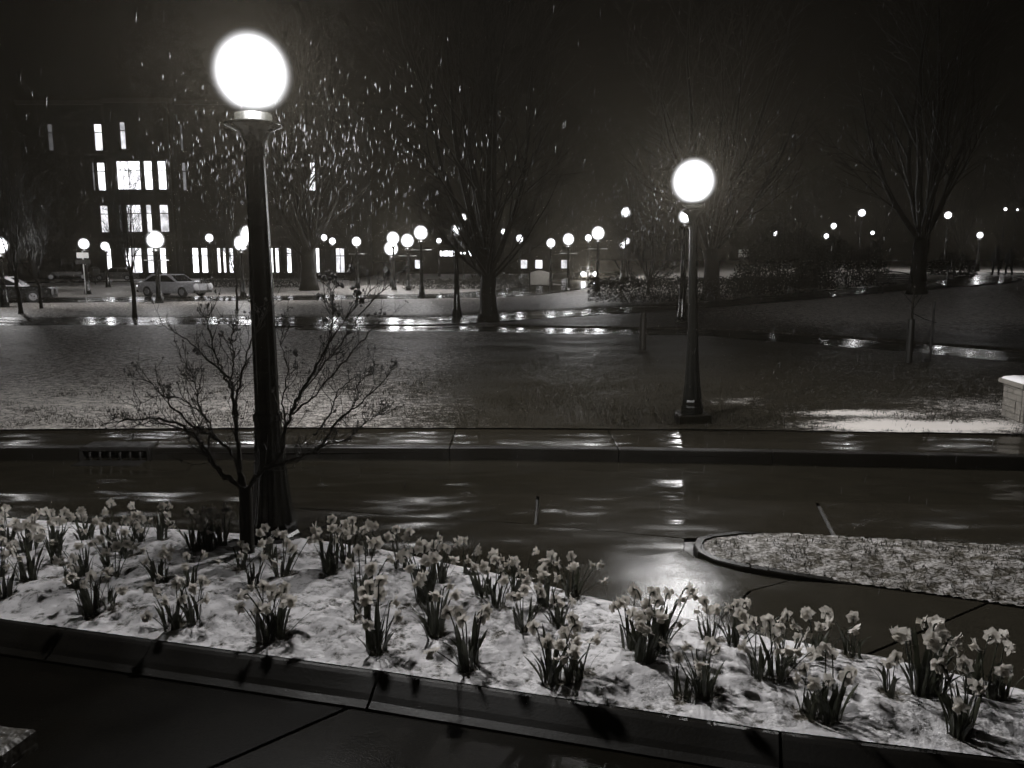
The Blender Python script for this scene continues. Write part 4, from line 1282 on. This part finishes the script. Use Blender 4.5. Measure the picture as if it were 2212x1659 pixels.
R1, R2, R3, R4 = (15.0, 18.1), (10.4, 13.7), (5.5, 8.7), (.7, 3.7)
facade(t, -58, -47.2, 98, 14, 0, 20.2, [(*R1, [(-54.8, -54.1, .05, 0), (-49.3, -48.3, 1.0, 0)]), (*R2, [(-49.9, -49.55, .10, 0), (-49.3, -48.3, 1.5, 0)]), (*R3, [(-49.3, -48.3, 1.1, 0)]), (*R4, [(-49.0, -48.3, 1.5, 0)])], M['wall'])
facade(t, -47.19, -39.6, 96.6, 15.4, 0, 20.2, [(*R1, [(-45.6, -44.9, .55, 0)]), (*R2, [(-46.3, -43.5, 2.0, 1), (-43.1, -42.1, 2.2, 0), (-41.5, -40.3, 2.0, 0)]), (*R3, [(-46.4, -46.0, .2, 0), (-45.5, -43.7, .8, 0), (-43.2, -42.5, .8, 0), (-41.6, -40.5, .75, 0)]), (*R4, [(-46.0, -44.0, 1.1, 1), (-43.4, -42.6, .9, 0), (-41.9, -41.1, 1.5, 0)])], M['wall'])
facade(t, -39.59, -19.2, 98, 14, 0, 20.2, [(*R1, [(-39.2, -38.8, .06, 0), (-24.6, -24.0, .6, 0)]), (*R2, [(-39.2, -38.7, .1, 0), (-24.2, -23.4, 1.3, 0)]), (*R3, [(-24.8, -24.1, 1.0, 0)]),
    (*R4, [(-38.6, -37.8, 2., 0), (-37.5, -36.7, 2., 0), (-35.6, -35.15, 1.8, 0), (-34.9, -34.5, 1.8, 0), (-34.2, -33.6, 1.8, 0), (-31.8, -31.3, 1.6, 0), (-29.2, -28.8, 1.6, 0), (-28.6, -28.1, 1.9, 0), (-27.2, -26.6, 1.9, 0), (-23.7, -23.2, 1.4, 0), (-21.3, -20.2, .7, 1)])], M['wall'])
for x0, x1, y in ((-58.1, -47.25, 97.8), (-47.3, -39.5, 96.4), (-39.48, -19.1, 97.8)):
    MB().box((x0, y, 20.21), (x1, y + 1, 20.7)).build('cornice', M['trim'], t)
    MB().box((x0 + .1, y + .08, 4.55), (x1 - .1, y + .19, 4.85)).build('string_course', M['trim'], t)
for x0 in (-47.9, -40.35):
    MB().box((x0, 97.4 if x0 < -45 else 96.3, 0), (x0 + .5, 98.2 if x0 < -45 else 96.58, 20.1)).build('pilaster', M['trim'], t)
# low building far across the road with lit lettering
p = at(1000, 548, 128)
t = empty('low_building', (p.x, 128.4, H(p.x, 128)), 0, 'low hazy building with a row of lit letters behind the large bare tree', 'building')
MB().box((-9, 0, 0), (20, 12, 4.3)).build('wall', M['wall'], t)
MB().box((-9.3, -.3, 4.31), (20.3, 12.3, 4.6)).build('roof', M['trim'], t)
glyph = {'i': [(0,0,.3,1)], 'o': [(0,0,.7,.25),(0,.75,.7,1),(0,.25,.22,.75),(.48,.25,.7,.75)], 'e': [(0,0,.62,.2),(0,.4,.62,.6),(0,.8,.62,1),(0,.2,.2,.4),(0,.6,.2,.8)], 'z': [(0,0,.6,.22),(0,.78,.6,1),(.2,.22,.42,.78)], '.': [(0,.4,.25,.75)], 'm': [(0,0,.2,1),(.2,.75,.6,1),(.6,0,.8,1),(.32,.3,.48,.75)], 's': [(0,0,.6,.2),(0,.4,.6,.6),(0,.8,.6,1),(.42,.2,.6,.4),(0,.6,.18,.8)]}
z_ = p.z - H(p.x, 128) - .35; x = -3.6
for ch, dx in (('i', .55), ('o', .85), ('e', .78), ('o', 1.0), ('.', .55), ('.', .7), ('z', .75), ('o', .85), ('o', .85), ('m', .95), ('s', .8)):
    m_ = MB()
    for a, b, c_, d_ in glyph[ch]: m_.box((x + a * .95, -.08, z_ + b * .78), (x + c_ * .95, -.02, z_ + d_ * .78))
    m_.build('letter', flat_glow(9.), t); x += dx
for i, (xa, st) in enumerate(((-7.6, .8), (9., .6), (11.4, .9), (15.5, .5))):
    m_ = MB().box((xa, -.06, .9), (xa + 1.1, -.02, 2.2)).build('window', lit_window(st), t)

# ================================================================== PEOPLE
def person(p, rz, label, coat, elbow, step, h=1.76, hood=True):
    t = empty('person', p, rz, label, 'person')
    J = {'pel': (0, 0, .95), 'wst': (0, .01, 1.10), 'chs': (0, .02, 1.33), 'nck': (0, .0, 1.50), 'hd0': (0, -.01, 1.58), 'hd1': (0, -.015, 1.70)}
    E, Rd = [], {'pel': .165, 'wst': .150, 'chs': .185, 'nck': .075, 'hd0': .088, 'hd1': .085}
    E += [('pel','wst'), ('wst','chs'), ('chs','nck'), ('nck','hd0'), ('hd0','hd1')]
    for s_, k_ in ((-1, 'l'), (1, 'r')):
        st_ = step * s_
        J[k_+'hip'] = (s_*.10, 0, .88); J[k_+'kn'] = (s_*.11, -st_*.5 - .03, .50); J[k_+'an'] = (s_*.11, -st_*.8 + .04, .10); J[k_+'to'] = (s_*.13, -st_*.8 - .13, .045)
        Rd.update({k_+'hip': .115, k_+'kn': .075, k_+'an': .055, k_+'to': .045})
        E += [('pel', k_+'hip'), (k_+'hip', k_+'kn'), (k_+'kn', k_+'an'), (k_+'an', k_+'to')]
        J[k_+'sh'] = (s_*.20, .01, 1.42)
        if elbow and s_ == -1:
            J[k_+'el'] = (-.44, -.06, 1.30); J[k_+'wr'] = (-.30, -.22, 1.46); J[k_+'ha'] = (-.24, -.26, 1.52)
        else:
            J[k_+'el'] = (s_*.27, .04, 1.13); J[k_+'wr'] = (s_*.26, -.12 + st_*.2, .92); J[k_+'ha'] = (s_*.25, -.15 + st_*.2, .83)
        Rd.update({k_+'sh': .085, k_+'el': .065, k_+'wr': .048, k_+'ha': .045})
        E += [('chs', k_+'sh'), (k_+'sh', k_+'el'), (k_+'el', k_+'wr'), (k_+'wr', k_+'ha')]
    ks = list(J); ix_ = {k_: i for i, k_ in enumerate(ks)}
    me = bpy.data.meshes.new('body'); me.from_pydata([J[k_] for k_ in ks], [(ix_[a], ix_[b]) for a, b in E], [])
    me.materials.append(M['trousers'])
    o = ob('body', me, t)
    md = o.modifiers.new('skin', 'SKIN'); md.use_smooth_shade = True
    for i, k_ in enumerate(ks):
        me.skin_vertices[0].data[i].radius = (Rd[k_], Rd[k_] * (.75 if k_ in ('pel', 'wst', 'chs') else 1)); me.skin_vertices[0].data[i].use_root = k_ == 'pel'
    o.modifiers.new('sub', 'SUBSURF').levels = 1
    m_ = MB().lathe([(.25, .60), (.235, .95), (.20, 1.12), (.225, 1.34), (.20, 1.45), (.10, 1.52)], 16)
    c = m_.build('coat', coat, t, smooth=True); c.scale = (1, .78, 1)
    if hood:
        MB().lathe([(.10, 1.50), (.135, 1.58), (.132, 1.68), (.10, 1.76), (.03, 1.80)], 14).build('hood', coat, t, smooth=True)
    else:
        MB().lathe([(.085, 1.62), (.098, 1.68), (.09, 1.74), (.03, 1.785)], 12).build('hair', M['cloth'], t, smooth=True)
    s_ = h / 1.76; t.scale = (s_, s_, s_)
def land(px, py): 
    return ong(px, py)
person(land(2150, 595), R(172), 'walker in dark hooded coat with one elbow raised on the wet path', M['cloth'], True, .22)
person(land(2178, 596), R(186), 'shorter walker in dark jacket with arms down on the wet path', M['cloth2'], False, .2, 1.66, False)

# ================================================================== FALLING SLEET AND HAZE
m_ = MB()
rs_ = random.Random(99)
def flake(c, L_, r_, lean=.10):
    d = Vector((rs_.gauss(lean, .06), rs_.gauss(0, .06), 1)).normalized(); o = d.orthogonal().normalized() * r_; q = d.cross(o)
    m_.add([c - d * L_, c + o, c - o * .5 + q * .87, c - o * .5 - q * .87, c + d * L_], [(0,2,1),(0,3,2),(0,1,3),(4,1,2),(4,2,3),(4,3,1)])
for _ in range(2600):
    y = 4.5 + 12.5 * rs_.random() ** .7
    flake(Vector((rs_.uniform(-.72, .72) * y, y, rs_.uniform(.5, 4.4))), rs_.uniform(.014, .044), rs_.uniform(.0007, .0016))  # flakes drawn out long to imitate motion streaks
for (cx, cy, cz), (sx, sy, sz_), nn_ in (((-1.6, 7.3, 3.4), (.62, .5, .36), 420), ((-2.55, 7.3, 3.35), (.4, .5, .3), 200), ((2.1, 12.3, 3.2), (.5, .6, .4), 150)):
    for _ in range(nn_):                     # extra flecks added beside the lamps, imitating glints on wet twigs
        flake(Vector((rs_.gauss(cx, sx), cy + abs(rs_.gauss(0, sy)), rs_.gauss(cz, sz_))), rs_.uniform(.012, .036), rs_.uniform(.0013, .0032), .06)
tag(m_.build('sleet_and_glints', M['sleet']), 'wet sleet falling through the lamplight, with added glint flecks by the near lamps', 'sleet', None, 'stuff')

hz = MB().box((-170, -15, -1.5), (170, 175, 24)).build('haze')
k = N('haze_air')
k.t.nodes.remove(k.b)
pv = k.n('VolumePrincipled')
pv.inputs['Color'].default_value = (.95, .86, .70, 1)
pv.inputs['Density'].default_value = .00038
pv.inputs['Anisotropy'].default_value = .72
k.l(pv.outputs[0], k.out.inputs['Volume'])
k.m.cycles.volume_sampling = 'EQUIANGULAR'
hz.data.materials.append(k.m)
tag(hz, 'thin wet haze hanging over the whole park', 'haze', None, 'stuff')
